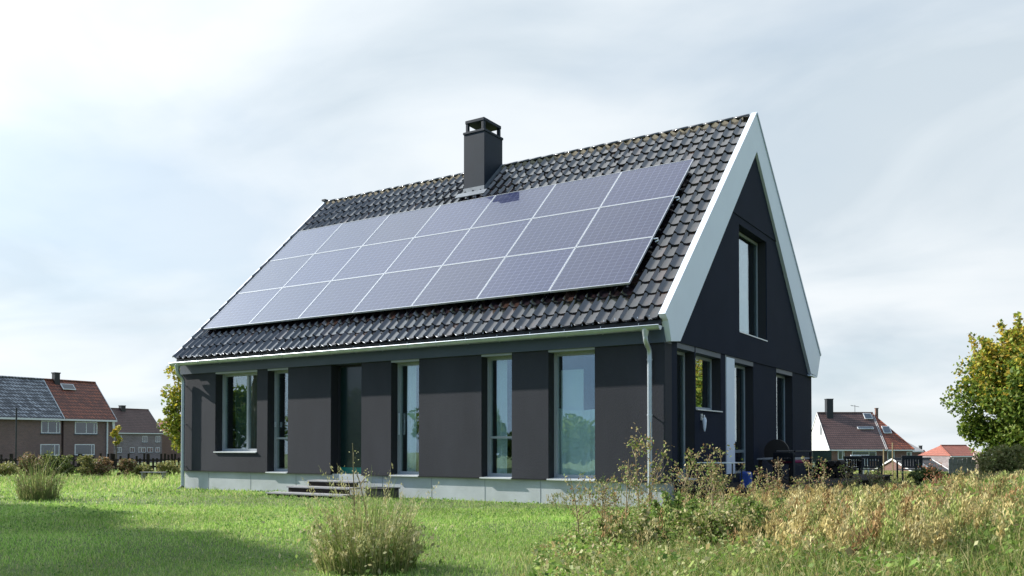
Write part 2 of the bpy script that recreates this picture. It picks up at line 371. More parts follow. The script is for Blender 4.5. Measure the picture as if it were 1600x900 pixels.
# left and back walls
def gz_front(y): return EZ + (y-EY)*uf.z/uf.y
def gz_back(y): return BZ + (y-BY)*ub.z/ub.y
def yl(z, off=.14): return EY + (z-EZ)*uf.y/uf.z + off
def yr(z, off=.14): return BY + (z-BZ)*ub.y/ub.z - off
apz = 8.1
MB().prism([(-L, .321, ZB), (-L, D, ZB), (-L, D, 2.9), (-L, yr(2.9+.55), 3.45), (-L, RY, apz), (-L, yl(3.2), 3.2), (-L, .321, 3.0)], (.25, 0, 0)).build('end_wall', M['stucco'], house)
MB().box(-L+.25, -.3, D-.3, D, ZB, 3.4).build('back_wall', M['stucco'], house)
# gable wall facing the terrace (plane x = 0)
G = [(.301,.55,ZB,2.9), (.55,1.40,.1,ZB), (1.40,1.46,.1,2.9), (1.46,2.84,.1,1.74), (2.84,3.12,.1,2.9), (3.12,4.97,.1,ZB), (4.97,6.76,.1,2.9), (6.76,8.18,.1,.77), (8.18,D,.1,2.9)]
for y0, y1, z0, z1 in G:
    MB().box(-.3, 0, y0, y1, z0, z1).build('gable_panel', M['stucco_shaded'], house)
lh = MB()
for a, b in ((.55,1.40), (1.46,2.84), (3.12,4.97), (6.76,8.18)): lh.box(-.3, 0, a, b, 2.80, 2.9)
lh.build('lintel', M['fascia'], house)
ug = MB(); Z1, Z2, Z3 = 3.45, 5.72, 5.88
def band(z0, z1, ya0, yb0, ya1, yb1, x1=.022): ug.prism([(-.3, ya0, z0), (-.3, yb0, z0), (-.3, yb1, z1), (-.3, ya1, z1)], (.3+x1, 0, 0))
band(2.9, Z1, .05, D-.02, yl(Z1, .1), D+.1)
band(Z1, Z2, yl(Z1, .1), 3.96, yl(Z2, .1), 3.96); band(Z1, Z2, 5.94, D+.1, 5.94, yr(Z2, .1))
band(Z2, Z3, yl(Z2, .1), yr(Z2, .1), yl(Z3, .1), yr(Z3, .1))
ug.build('upper_gable_wall', M['stucco_shaded'], house)
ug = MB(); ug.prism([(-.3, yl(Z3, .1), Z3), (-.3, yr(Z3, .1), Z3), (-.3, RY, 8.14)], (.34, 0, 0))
ug.build('gable_peak_panel', M['stucco_shaded'], house)
MB().box(-.02, .012, 3.16, 3.66, .5, 2.86).build('white_shutter', M['white'], house)
MB().box(-.06, .002, 3.122, 3.158, .46, 2.9).build('shutter_rail', M['frame'], house)
gr = MB()  # dark strips on the far jambs, reveal shade painted in
for b in (1.40, 2.84, 4.97, 8.18): gr.box(-.29, -.006, b-.004, b, .8 if b > 8 else (1.76 if b == 2.84 else .48), 2.79)
gr.box(-.29, .0, 5.936, 5.94, Z1, Z2); gr.build('gable_reveal_shade', M['reveal'], house)

# interior shell seen through the glass
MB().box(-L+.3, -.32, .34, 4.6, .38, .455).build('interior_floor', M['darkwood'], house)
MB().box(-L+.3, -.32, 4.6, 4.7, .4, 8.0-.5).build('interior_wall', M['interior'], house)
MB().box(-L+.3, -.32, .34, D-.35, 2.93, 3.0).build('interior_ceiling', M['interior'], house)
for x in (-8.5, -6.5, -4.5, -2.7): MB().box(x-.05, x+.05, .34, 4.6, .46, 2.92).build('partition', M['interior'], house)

def window(x0, x1, z0, z1, mull=(), trans=(), sill=True, handle=None, fw=.055, yy=.235):
    fr = MB(); e = .001
    fr.box(x0+.004, x0+fw, yy, yy+.07, z0+.02, z1); fr.box(x1-fw, x1-e, yy, yy+.07, z0+.02, z1)
    fr.box(x0+fw, x1-fw, yy, yy+.07, z1-fw, z1); fr.box(x0+fw, x1-fw, yy, yy+.07, z0+.02, z0+.02+fw)
    fr.box(x0+.004, x0+.045, yy-.03, yy-.001, z0+.02, z1); 
    for m_ in mull: fr.box(m_-.03, m_+.03, yy-.006, yy+.068, z0+.02+fw, z1-fw)
    for q in trans: fr.box(x0+fw, x1-fw, yy-.005, yy+.067, q-.022, q+.022)
    w = fr.build('window', M['frame'], house)
    MB().box(x0+fw-.005, x1-fw+.005, yy+.03, yy+.042, z0+.03, z1-.01).build('glass', M['glass'], w)
    MB().box(x0+.001, x1-.001, .0, yy, z1+.0005, ZT-.0005).build('head_trim', M['frame'], w)
    if sill: MB().prism([(x0-.02, -.035, z0+.003), (x0-.02, yy-.002, z0+.02), (x0-.02, yy-.002, z0+.001), (x0-.02, -.035, z0-.02)], (x1-x0+.02, 0, 0)).build('sill', M['sill'], w)
    if handle: MB().box(handle[0]-.012, handle[0]+.012, yy-.07, yy-.032, handle[1], handle[2]).build('handle', M['alu'], w)
    return w
window(*OP[0][:2], .92, 2.80, mull=(-10.73,))
window(*OP[1][:2], ZB, 2.80, trans=(1.24,), handle=(-9.73, 1.5, 1.62))
window(*OP[3][:2], ZB, 2.80, handle=(-6.02, 1.3, 1.75))
window(*OP[4][:2], ZB, 2.80, trans=(1.235,))
window(*OP[5][:2], ZB, 2.80)
# front door
x0, x1 = OP[2][:2]
dr = MB().box(x0+.05, x1-.002, .26, .31, ZB+.14, 2.79).build('front_door', M['door'], house)
MB().box(x0+.004, x0+.05, .22, .31, ZB, 2.80).box(x0+.05, x1-.002, .25, .31, 2.792, ZT-.002).build('door_frame', M['reveal'], dr)
MB().box(x0+.05, x1-.002, .245, .31, ZB+.0, ZB+.136).build('kick_panel', M['teal'], dr)
MB().tube([(x1-.10, .2, 1.05), (x1-.10, .2, 1.75)], .014, 8).tube([(x1-.10, .2, 1.4), (x1-.10, .262, 1.4)], .008, 6).build('handle', M['alu'], dr)

def gwin(y0, y1, z0, z1, trans=(), xx=-.18, fw=.055, mat_=None, sill=True):
    fr = MB()
    fr.box(xx-.07, xx, y0, y0+fw, z0, z1); fr.box(xx-.07, xx, y1-fw, y1-.005, z0, z1)
    fr.box(xx-.07, xx, y0+fw, y1-fw, z1-fw, z1); fr.box(xx-.07, xx, y0+fw, y1-fw, z0, z0+fw)
    for q in trans: fr.box(xx-.06, xx-.01, y0+fw, y1-fw, q-.03, q+.03)
    w = fr.build('window', mat_ or M['frame'], house)
    MB().box(xx-.018, xx-.010, y0+.04, y1-.04, z0+.04, z1-.04).build('glass', M['glass_gable'], w)
    if sill: MB().prism([(-.0+.035, y0, z0-.006), (xx, y0, z0+.012), (xx, y0, z0-.004), (.035, y0, z0-.028)], (0, y1-y0+.02, 0)).build('sill', M['sill'], w)
    return w
gwin(.56, 1.395, ZB+.02, 2.795)
gwin(1.465, 2.835, 1.76, 2.795)
gwin(3.67, 4.965, ZB+.02, 2.795, trans=(.95,), sill=False)
gwin(6.765, 8.175, .79, 2.795)
gwin(3.965, 5.935, Z1+.02, Z2-.005)
MB().box(-.9, -.85, 6.5, 7.2, .8, 2.7).build('interior_screen', mat('orange_wood', (.35,.13,.03), .6), house)

# pantiles: one wavy mesh per slope
def pantiles(o, u, nrm, length, x0, x1, tw=.238, course=.385):
    ncol = int(round((x1-x0)/tw)); tw = (x1-x0)/ncol; nrow = int(math.ceil(length/course)); course = length/nrow
    S_ = 8; prof = [(0,.004),(.08,.040),(.17,.054),(.26,.040),(.35,.006),(.58,.0),(.82,.001),(.999,.006)]
    quads = []; cols = []
    for k in range(nrow):
        for c in range(ncol):
            dt = random.gauss(0, .004); dn = random.gauss(0, .0025); tl = random.gauss(0, .007); base = np.array((.009,.0065,.008))*random.uniform(.5, 1.9)
            if random.random() < .07: base = np.array((.05,.028,.022))
            rows = []
            for (t, nn) in ((0, -.028), (0, .0), (0, .0), (.5, -.013), (1.12, -.030)):
                row = []
                for i, (s_, h_) in enumerate(prof):
                    bow = -.018*math.sin(math.pi*min(1, max(0, (s_-.3)/.7)))
                    tt = k*course + t*course + dt + (bow if t == 0 else 0)
                    row.append(o + Vector((x0+(c+s_*1.04)*tw, 0, 0)) + u*tt + nrm*(nn + h_ + .055 + dn + (s_-.5)*tl))
                rows.append(row)
            for a, b in ((0,1), (2,3), (3,4)):
                for i in range(S_-1):
                    quads.append([rows[a][i], rows[a][i+1], rows[b][i+1], rows[b][i]]); cols.append(base)
    return np.array([[tuple(p) for p in q] for q in quads]), np.array(cols)
roof = MB().prism([(-L, EY+.03, EZ-.03), (-L, RY, RZ-.03), (-L, RY, RZ-.15), (-L, EY+.03, EZ-.12)], (L-.002, 0, 0)).build('roof', M['black'], house)
MB().prism([(-L, BY-.03, BZ-.03), (-L, RY, RZ-.03), (-L, RY, RZ-.15), (-L, BY-.03, BZ-.12)], (L-.002, 0, 0)).build('roof_underlay', M['black'], roof)
def joined(name, q, c, m_, parent):   # merge the quads of each tile so that the tile shades smoothly
    o = npmesh(name, q, 4, m_, c, parent)
    import bmesh
    b = bmesh.new(); b.from_mesh(o.data); bmesh.ops.remove_doubles(b, verts=b.verts, dist=1e-5)
    for f_ in b.faces: f_.smooth = True
    b.to_mesh(o.data); b.free()
    try: o.data.set_sharp_from_angle(angle=R(50))
    except Exception: pass
    return o
q, c = pantiles(Vector((0, EY-.04, EZ-.04)), uf, nf, LF, -L, -.03); joined('pantiles', q, c, M['tile'], roof)
q, c = pantiles(Vector((0, BY, BZ)), ub, Vector((0, ub.z*1, -ub.y))*-1, LB, -L, -.03, tw=.476, course=.77); joined('rear_pantiles', q, c, M['tile'], roof)
rt = MB(); x = -L+.02
while x < -.25:
    n_ = 7; pts = []
    r_ = .105+random.uniform(-.004, .004); dz = random.uniform(-.002, .002)
    for a in range(n_): an = math.pi*a/(n_-1); pts.append((x, RY-math.cos(an)*r_, RZ+.0+math.sin(an)*r_*.75+dz+.02))
    rt.prism(pts, (.365, 0, .003)); x += .355
rt.build('ridge_tile', M['tile'], roof, smooth=True)
ml = MB(); n_m = 122; 
for k in range(n_m):
    x = -L+.05+k*.1045; zt = RZ-.005+(.03 if k % 2 else -.035)+random.uniform(-.01,.01)
    ml.v += [(x, RY-.12, RZ-.08), (x, RY-.125, zt), (x, RY-.09, zt)]
    if k: i = len(ml.v)-6; ml.f += [(i,i+3,i+4,i+1), (i+1,i+4,i+5,i+2)]
ml.build('ridge_mortar', mat('mortar', (.35,.29,.2), .9), roof)

# white gable boards, right and left verge
TP = .075
def boards(xa, xb, nm, low=True):
    pk = (RZ+.03+TP)
    a = MB().prism([(xa, EY-.03, EZ+.06), (xa, RY-.02, pk), (xa, RY-.02, 7.53), (xa, .46, 2.90), (xa, .05, 2.86), (xa, -.09, 3.2)], (xb-xa, 0, 0))
    o1 = a.build(nm, M['white'], house)
    b = MB().prism([(xa, RY-.02, pk), (xa, BY+.05, BZ+.02), (xa, BY-.32, 2.93), (xa, BY-1.02, 2.97), (xa, RY-.02, 7.53)], (xb-xa, 0, 0))
    o2 = b.build(nm, M['white'], house); return o1
g1 = boards(-.022, .10, 'gable_board')
boards(-L-.06, -L, 'verge_board')
MB().prism([(.10, RY-.02, 8.385), (.10, BY+.06, BZ+.035), (.10, BY+.02, BZ-.0), (.10, RY-.02, 8.345)], (.022, 0, 0)).build('gable_trim', M['zinc'], house)
MB().box(-L-.09, -L+.05, RY-.13, RY+.13, RZ+.07, RZ+.12).build('ridge_end_cap', M['chim'], roof)
MB().box(.0, .098, 9.6, 10.32, 2.9, 2.94).build('gable_soffit', M['white'], house)

# solar panels (7 by 3)
PW_, PH_ = 1.667, 1.503; ang = math.atan2(uf.z, uf.y)
proto = None
for i in range(7):
    for k in range(3):
        cx = -.80 - (i+.5)*PW_; t = .882 + (k+.5)*PH_
        p = Vector((cx, EY, EZ)) + uf*t + nf*.17
        if proto is None:
            w2, h2 = (PW_-.012)/2, (PH_-.016)/2; fr = MB(); b_ = .012
            fr.box(-w2, w2, -h2, -h2+b_, -.02, .02); fr.box(-w2, w2, h2-b_, h2, -.02, .02)
            fr.box(-w2, -w2+b_, -h2+b_, h2-b_, -.02, .02); fr.box(w2-b_, w2, -h2+b_, h2-b_, -.02, .02)
            proto = fr.build('solar_panel', M['alu'], house)
            cl = MB().box(-w2+b_, w2-b_, -h2+b_, h2-b_, -.014, .014).build('cell_sheet', M['cells'], proto)
            o = proto
        else:
            o = proto.copy(); COL.objects.link(o); o.parent = house
            c2 = cl.copy(); COL.objects.link(c2); c2.parent = o
        o.location = p; o.rotation_euler = (ang + random.gauss(0, .0015), random.gauss(0, .0012), 0)
        o['group'] = 'solar panels on the front roof slope'
rl = MB()
for k in range(3):
    for dt in (.3, 1.2):
        p = Vector((0, EY, EZ)) + uf*(.882+k*PH_+dt) + nf*.14
        rl.prism([(-12.46, p.y, p.z), (-12.46, *(Vector((0, p.y, p.z))+uf*.04)[1:]), (-12.46, *(Vector((0, p.y, p.z))+uf*.04-nf*.035)[1:]), (-12.46, *(Vector((0, p.y, p.z))-nf*.035)[1:])], (11.7, 0, 0))
rl.build('mounting_rail', M['black'], house)
for k in (1, 2):
    p = Vector((-.77, EY, EZ)) + uf*(.882+k*PH_) + nf*.14
    MB().tube([p+Vector((-.03,0,0)), p+Vector((.05,0,.0)), p+Vector((.06,0,-.04)), p+Vector((.0,0,-.06))], .016, 8).build('panel_clamp', M['alu'], house, smooth=True)

# chimney
ch = MB().box(-7.18, -6.55, 4.12, 4.96, 7.0, 9.04).build('chimney', M['chim'], roof)
MB().box(-7.20, -6.53, 4.10, 4.98, 9.02, 9.08).build('chimney_collar', M['chim'], ch, bevel=.008)
cp = MB()
for x in (-7.15, -6.66):
    for y in (4.15, 4.85): cp.box(x, x+.08, y, y+.08, 9.08, 9.30)
cp.box(-7.16, -6.57, 4.14, 4.94, 9.30, 9.385)
cp.build('chimney_cowl', M['chim'], ch, bevel=.012)
MB().box(-7.0, -6.75, 4.35, 4.7, 9.08, 9.15).build('flue', M['black'], ch)
yb = 4.12; zb_ = gz_front(yb)
fl = MB(); pA = Vector((-7.30, EY, EZ)) + uf*((yb-EY)/uf.y - .22) + nf*.115; 
fl.prism([pA, pA+uf*.2, pA+uf*.2-nf*.02, pA-nf*.02], (.90, 0, 0)); fl.box(-7.19, -6.54, 4.102, 4.119, zb_-.05, zb_+.20)
fl.prism([(-6.547, 4.13, zb_+.05), (-6.547, 4.95, gz_front(4.95)+.05), (-6.547, 4.95, gz_front(4.95)+.17), (-6.547, 4.13, zb_+.2)], (.01, 0, 0))
fl.build('flashing', M['lead'], ch)

# gutter, brackets, downpipes
gt = MB(); n_ = 9; GY, GZ, GR = -.27, 3.10, .075
xa, xb = -L-.05, .03; ring = []
for (rr) in (GR, GR-.006):
    ring.append([(GY-math.cos(math.pi*a/(n_-1))*rr, GZ-math.sin(math.pi*a/(n_-1))*rr) for a in range(n_)])
outer = ring[0] + ring[1][::-1]
gt.prism([(xa, y, z) for y, z in outer], (xb-xa, 0, 0))
gt.tube([(xa, GY-GR, GZ+.004), (xb, GY-GR, GZ+.004)], .011, 8)
for xe in (xa, xb-.004): gt.prism([(xe, y, z) for y, z in ring[0]], (.004, 0, 0))
gut = gt.build('gutter', M['zinc'], house, smooth=True)
bk = MB(); x = -L+.3
while x < 0:
    pts = [(x, GY-math.cos(math.pi*a/8)*(GR+.004), GZ-math.sin(math.pi*a/8)*(GR+.004)) for a in range(9)]
    for a in range(8): bk.prism([pts[a], pts[a+1], (x, *(Vector(pts[a+1][1:])*1.0)), pts[a]][:3] , (.0,0,0)) if False else bk.tube([pts[a], pts[a+1]], .006, 4)
    bk.tube([(x, GY-GR, GZ+.02), (x, GY-GR, GZ+.05)], .006, 5); x += .72
bk.build('gutter_bracket', M['zinc'], gut)
hk = MB()
for k in range(60):
    x = -L+.12+k*.213; hk.box(x, x+.012, EY-.06, EY-.052, EZ-.03, EZ+.02+.015*(k % 3))
hk.build('tile_clip', M['alu'], roof)
for x, dz in ((-.24, 0), (-12.70, 0)):
    pts = [(x, GY, 3.03), (x, GY, 2.92), (x, GY+.01, 2.86), (x, GY+.06, 2.80), (x, -.14, 2.75), (x, -.105, 2.70), (x, -.095, 2.62), (x, -.095, -.02)]
    dp = MB().tube(pts, .043, 14).build('downpipe', M['zinc'], house, smooth=True)
    MB().tube([(x, GY, 3.05), (x, GY, 2.93)], [.07, .047], 14).build('outlet', M['zinc'], dp, smooth=True)
    bb = MB()
    for z in (.55, 1.6, 2.55): bb.tube([(x, -.095, z-.012), (x, -.095, z+.012)], .049, 14).box(x-.008, x+.008, -.095, -.001, z-.01, z+.01)
    bb.build('pipe_bracket', M['zinc'], dp)
MB().tube([(-12.70, -.095, .06), (-12.70, -.16, .0), (-12.55, -.35, -.01), (-12.4, -.5, -.02)], [.05,.05,.045,.045], 10).build('pipe_shoe', M['black'], house, smooth=True)

# things at the house wall
lt = empty('wall_lamp', (.02, 1.72, 1.50)); tag(lt, 'small white wall lamp on the dark gable beneath the low square window', 'lamp')
MB().tube([(.05,0,-.16), (.05,0,-.08), (.05,0,.05), (.05,0,.10)], [.012,.03,.042,.025], 12).build('lamp_body', M['white'], lt, smooth=True)
MB().tube([(.0,0,.12), (.05,0,.14), (.05,0,.10)], .012, 6).box(-.02, .005, -.03, .03, .05, .17).build('lamp_arm', M['alu'], lt)
st = empty('porch_steps', (-7.5, 0, 0)); tag(st, 'three grey weathered wooden steps below the green front door', 'steps')
for k, (xa, xb, ya, z) in enumerate([(-1.05, 1.15, -1.15, .09), (-.8, 1.0, -.8, .21), (-.55, .9, -.45, .33)]):
    sb = MB()
    for q_ in range(2): sb.box(xa, xb, ya+q_*.175, ya+q_*.175+.165, z-.032, z)
    t_ = sb.build('tread', M['wood'], st, bevel=.004)
    MB().box(xa+.03, xb-.03, ya+.03, ya+.06, z-.13, z-.033).build('riser', M['darkwood'], t_)
bx = empty('black_crate', (-5.95, -.42, 0)); tag(bx, 'low black plastic crate beside the porch steps', 'crate')
MB().box(-.28, .28, -.2, .2, 0, .2).build('crate_body', M['black'], bx, bevel=.015)
MB().box(-.3, .3, -.22, .22, .2, .225).build('crate_rim', M['black'], bx, bevel=.006)
def curtain(name, x0, x1, z0, z1, y, m_, amp, label, axis=0):
    v = []; n_ = 60; mb = MB()
    for i in range(n_):
        s_ = i/(n_-1); xx = x0+(x1-x0)*s_
        for zz in np.linspace(z0, z1, 12):
            g = (zz-z0)/(z1-z0)
            mb.v.append((xx, y + amp*math.sin(s_*34+math.sin(s_*9)*2+g*.8)*(1.1-g*.6) + amp*.8*math.sin(g*7+s_*5)*(1-g), zz - .05*math.sin(s_*math.pi)*g))
    for i in range(n_-1):
        for k in range(11): a = i*12+k; mb.f.append((a, a+12, a+13, a+1))
    return tag(mb.build(name, m_, smooth=True), label, 'curtain')
curtain('window_sheet', -2.31, -1.32, .5, 1.78, .375, M['cloth'], .014, 'pale rumpled sheet hanging low inside the widest full height window')
tag(MB().box(-2.28, -1.80, .44, .455, 1.55, 2.5).build('blind', M['cloth']), 'pale flat board standing inside the widest full height window', 'board')
curtain('curtain', -6.0, -5.74, .48, 2.8, .42, M['cloth'], .015, 'pale curtain strip inside the window right of the front door')
curtain('curtain', -3.72, -3.47, .48, 2.8, .42, M['cloth'], .015, 'pale curtain strip inside the window with crossbar second from the right')
curtain('curtain', -11.5, -10.2, .9, 2.8, .5, M['cloth_dark'], .03, 'dark green curtain inside the short two pane window')
tag(MB().box(-9.5, -9.2, .7, .74, .5, 1.0).build('cardboard_box', mat('card', (.5,.3,.14), .8), bevel=.01), 'brown board standing low inside the narrow window by the two pane window', 'board')

# ------------------------------------------------------------------ far houses
M['brick'] = brickmat('brown_brick', (.22,.12,.10), (.15,.085,.07), (.24,.20,.18), 1, .24, .08, .012)
M['brick2'] = brickmat('dark_brick', (.13,.085,.085), (.22,.17,.17), (.32,.29,.29), 1, .5, .16, .03)
M['brick3'] = brickmat('red_brick', (.22,.09,.06), (.14,.065,.05), (.2,.16,.14), 1, .24, .08, .012)
M['rend'] = mat('white_render', (.72,.71,.68), .85, var=.06, vscale=.8)
def rooftiles(name, c1, c2, gap): return brickmat(name, c1, c2, gap, 1, .34, .36, .05, rough=.5, bump=1.0, offset=0)
M['t_grey'] = rooftiles('grey_tiles', (.10,.11,.125), (.42,.44,.47), (.03,.033,.04))
M['t_red'] = rooftiles('red_tiles', (.38,.115,.058), (.17,.058,.04), (.08,.025,.018))
M['t_brown'] = rooftiles('brown_tiles', (.14,.072,.058), (.18,.098,.08), (.05,.03,.028))
M['t_redorange'] = rooftiles('redorange_tiles', (.42,.12,.055), (.20,.065,.035), (.1,.03,.02))
M['t_orange'] = rooftiles('orange_tiles', (.42,.12,.07), (.34,.09,.05), (.2,.06,.04))
M['t_dark'] = rooftiles('dark_tiles', (.05,.045,.048), (.08,.07,.07), (.02,.02,.02))
M['wframe'] = mat('white_window_frame', (.75,.75,.73), .5)
def fhouse(name, label, org, e, Wd, Dp, zg, ze, zr, wallm, roofm, wins=(), chim=(), hipR=0, hipL=0, sky=(), verge=M['wframe'], group='houses beyond the garden', doors=(), gutter=True, barn=0):
    """org = left front corner (xy), e = unit vector along the facade to the right; local x = along facade, local y = into depth"""
    rz = math.atan2(e[1], e[0]); h = empty(name, (org[0], org[1], 0), rz); tag(h, label, 'house', group)
    MB().prism([(0,0,zg), (Wd,0,zg), (Wd,0,ze), (0,0,ze)], (0, Dp, 0)).build('wall', wallm, h)
    for xx, hp in ((0, hipL), (Wd-.2, hipR)):
        if hp == 0: MB().prism([(xx,.02,ze), (xx,Dp-.02,ze), (xx,Dp/2,zr-.12)], (.2,0,0)).build('gable', wallm, h)
    ov = .35; k = (zr-ze)/(Dp/2); ro = MB(); xl, xr = -.12, Wd+.12
    A, B, C_, D_ = (xl,-ov,ze-ov*k), (xr,-ov,ze-ov*k), (xr-hipR, Dp/2, zr), (xl+hipL, Dp/2, zr)
    E_, F_ = (xl,Dp+ov,ze-ov*k), (xr,Dp+ov,ze-ov*k)
    ro.poly([A,B,C_,D_]); ro.poly([E_,D_,C_,F_])
    if hipR: ro.poly([B,F_,C_])
    if hipL: ro.poly([A,D_,E_])
    r = ro.build('roof', roofm, h)
    s = r.modifiers.new('thickness', 'SOLIDIFY'); s.thickness = .14; s.offset = -1 if r.data.polygons[0].normal.z > 0 else 1
    if gutter: MB().box(xl, xr, -ov-.12, -ov+.04, ze-ov*k-.22, ze-ov*k-.03).build('gutter', verge, h)
    for xx, hp in ((xl-.04, hipL), (xr, hipR)):
        if hp == 0: MB().prism([(xx,-ov,ze-ov*k-.1), (xx,Dp/2,zr-.1), (xx,Dp/2,zr+.08), (xx,-ov,ze-ov*k+.08)], (.04,0,0)).prism([(xx,Dp+ov,ze-ov*k-.1), (xx,Dp/2,zr-.1), (xx,Dp/2,zr+.08), (xx,Dp+ov,ze-ov*k+.08)], (.04,0,0)).build('verge_board', verge, h)
    rc = MB().tube([(xl+hipL,Dp/2,zr+.03), (xr-hipR,Dp/2,zr+.03)], .12, 6); 
    if hipR: rc.tube([(xr-hipR,Dp/2,zr+.03), (xr,-ov,ze-ov*k+.05)], .1, 6)
    if hipL: rc.tube([(xl+hipL,Dp/2,zr+.03), (xl,-ov,ze-ov*k+.05)], .1, 6)
    rc.build('ridge', roofm, r)
    for (a, b, z0, z1, *m_) in wins:
        t = .09; f = MB().box(a,b,-.04,.03,z0,z0+t).box(a,b,-.04,.03,z1-t,z1).box(a,a+t,-.04,.03,z0+t,z1-t).box(b-t,b,-.04,.03,z0+t,z1-t)
        for q_ in (m_ or [.7]): xx = a+(b-a)*q_; f.box(xx-.04, xx+.04, -.038, .03, z0+t, z1-t)
        w = f.build('window', M['wframe'], h)
        MB().box(a+t,b-t,-.015,.01,z0+t,z1-t).build('pane', M['glass_far'], w)
        MB().box(a-.08,b+.08,-.12,.0,z0-.09,z0-.005).build('sill', M['fascia'], w)
    for (x, t, w_, hh, m_) in chim:                  # x along, t share of slope up
        zz = ze + (zr-ze)*t; c_ = MB().box(x-w_/2, x+w_/2, Dp/2*t-w_/2, Dp/2*t+w_/2, zz-.8, zr+hh).build('chimney', m_, h)
        MB().box(x-w_/2-.06, x+w_/2+.06, Dp/2*t-w_/2-.06, Dp/2*t+w_/2+.06, zr+hh, zr+hh+.12).build('chimney_cap', m_, c_)
    for (x, t, w_, l_) in sky:
        n_ = Vector((0,-k,1)).normalized(); u_ = Vector((0,1,k)).normalized(); p = Vector((x, Dp/2*t, ze+(zr-ze)*t))+n_*.1
        f = MB().prism([p, p+Vector((w_,0,0)), p+Vector((w_,0,0))+u_*l_, p+u_*l_], n_*.08).build('skylight', M['wframe'], h)
        MB().prism([p+n_*.082+Vector((.1,0,0))+u_*.1, p+n_*.082+Vector((w_-.1,0,0))+u_*.1, p+n_*.082+Vector((w_-.1,0,0))+u_*(l_-.1), p+n_*.082+Vector((.1,0,0))+u_*(l_-.1)], n_*.02).build('pane', M['glass_far'], f)
    return h
X0 = -86.4; yR = float(onx(178, 656, X0)[1]); y80 = float(onx(98, 654, X0)[1]); y0 = float(onx(-75, 650, X0)[1])
eY = (0, 1)
ka = dict(zg=-2.6, ze=4.25, zr=8.3)
def sx(px, base): return float(onx(px, 680, X0)[1]) - base
def sz(px, py): return float(onx(px, py, X0)[2])
fhouse('brick_house', 'brick house with grey tiled roof, left half of the pair', (X0, y0), eY, y80-y0-.13, 7.8, wallm=M['brick'], roofm=M['t_grey'], wins=[(sx(64,y0),sx(98,y0)-.3,sz(80,677),sz(80,657.5),.36,.8), (sx(63,y0),sx(97,y0)-.3,sz(80,712),sz(80,694),.75)], **ka)
hb = fhouse('brick_house', 'brick house with red tiled roof, right half of the pair', (X0, y80+.13), eY, yR-y80-.13, 7.8, wallm=M['brick'], roofm=M['t_red'],
    wins=[(sx(115,y80),sx(150,y80),sz(132,678),sz(132,659),.5,.85), (sx(115,y80),sx(146,y80),sz(130,711),sz(130,694),.85)], chim=[(sx(106,y80)+.6, .95, .6, .75, M['black'])], sky=[(sx(118,y80), .72, 1.5, .9)], **ka)
MB().tube([(sx(165,y80), -.12, -2.5), (sx(165,y80), -.12, 3.8)], .09, 8).build('downpipe', M['wframe'], hb)
MB().prism([(sx(172,y80), -.02, 3.9), (yR-y80-.1, -.02, 3.9), (yR-y80-.1, -.02, 1.4)], (0, -.12, 0)).build('white_trim', M['wframe'], hb)
X1 = -160.5; ya = float(onx(172, 677, X1)[1]); yb2 = float(onx(253, 677, X1)[1])
def s1(px): return float(onx(px, 690, X1)[1]) - ya
def z1_(py): return float(onx(215, py, X1)[2])
w1_ = [(s1(a), s1(b), z1_(691), z1_(681), .5) for a, b in ((184,190), (222.5,230), (243,250))] + [(s1(a), s1(b), z1_(707), z1_(699), .5) for a, b in ((182,190), (203,210), (216,221), (221.5,227.5), (230,239), (243,249.5))]
fhouse('terraced_house', 'long dark brick house with brown tiled roof and many small white windows', (X1, ya), eY, yb2-ya, 10, -5, z1_(676)+.3, z1_(638), M['brick2'], M['t_brown'], wins=w1_, chim=[(s1(212), .97, 1.0, .6, M['black']), (s1(176), .97, .7, 1.0, M['brick3'])])
p = at(243, 690, 230); fhouse('roadside_house', 'house with plain red roof showing behind the yellow leaved tree', p[:2], (.75,.66), 14, 9, -6, at(250,674,230)[2], at(250,657,230)[2], M['brick3'], M['t_orange'])
# right side
def facing(px0, px1, d0, d1):
    a, b = at(px0, 700, d0), at(px1, 700, d1); v = b[:2]-a[:2]; return a[:2], v/np.linalg.norm(v), float(np.linalg.norm(v))
o_, e_, w_ = facing(1296, 1384, 140, 140)
rz0 = at(1340, 645, 145.2)[2]; ez0 = at(1340, 702, 140)[2]+.35
sc_ = w_/88.
fhouse('white_gable_house', 'house with white gable end, brown roof and tall black chimney', o_, e_, w_, 10.5, -6.5, ez0, rz0, M['brick3'], M['t_brown'],
    wins=[((x-1296)*sc_, (x2-1296)*sc_, at(1300,yb_,141)[2], at(1300,yt_,141)[2]) for x, x2, yb_, yt_ in ((1309,1319,718,703), (1331,1369,719,705), (1309,1317,738,724), (1340,1356,738,722))],
    chim=[(1.75, .93, 1.05, 2.2, M['black'])], sky=[(7.4, .80, 1.3, 1.3), (5.6, .5, 2.6, .5)])
MB  # white render covers the gable end
g_ = [o for o in bpy.data.objects if o.name.startswith('white_gable_house')][0]
MB().prism([(-.05,-.01,-6.5), (-.05,10.51,-6.5), (-.05,10.51,ez0), (-.05,5.25,rz0-.2), (-.05,-.01,ez0)], (.04,0,0)).build('white_gable_wall', M['rend'], g_)
MB().tube([(6.2,5.25,rz0), (6.2,5.25,rz0+1.3)], .04, 5).tube([(5.5,5.25,rz0+1.25), (6.9,5.25,rz0+1.0)], .035, 5).tube([(5.8,4.9,rz0+1.15), (5.8,5.6,rz0+1.15)], .03, 4).build('aerial', M['black'], g_)
MB().box(-.09,-.06, 3.2, 4.0, ez0+2.0, ez0+3.9).build('gable_window', M['glass_far'], g_)
o2, e2, w2_ = facing(1384.5, 1426, 140, 140)
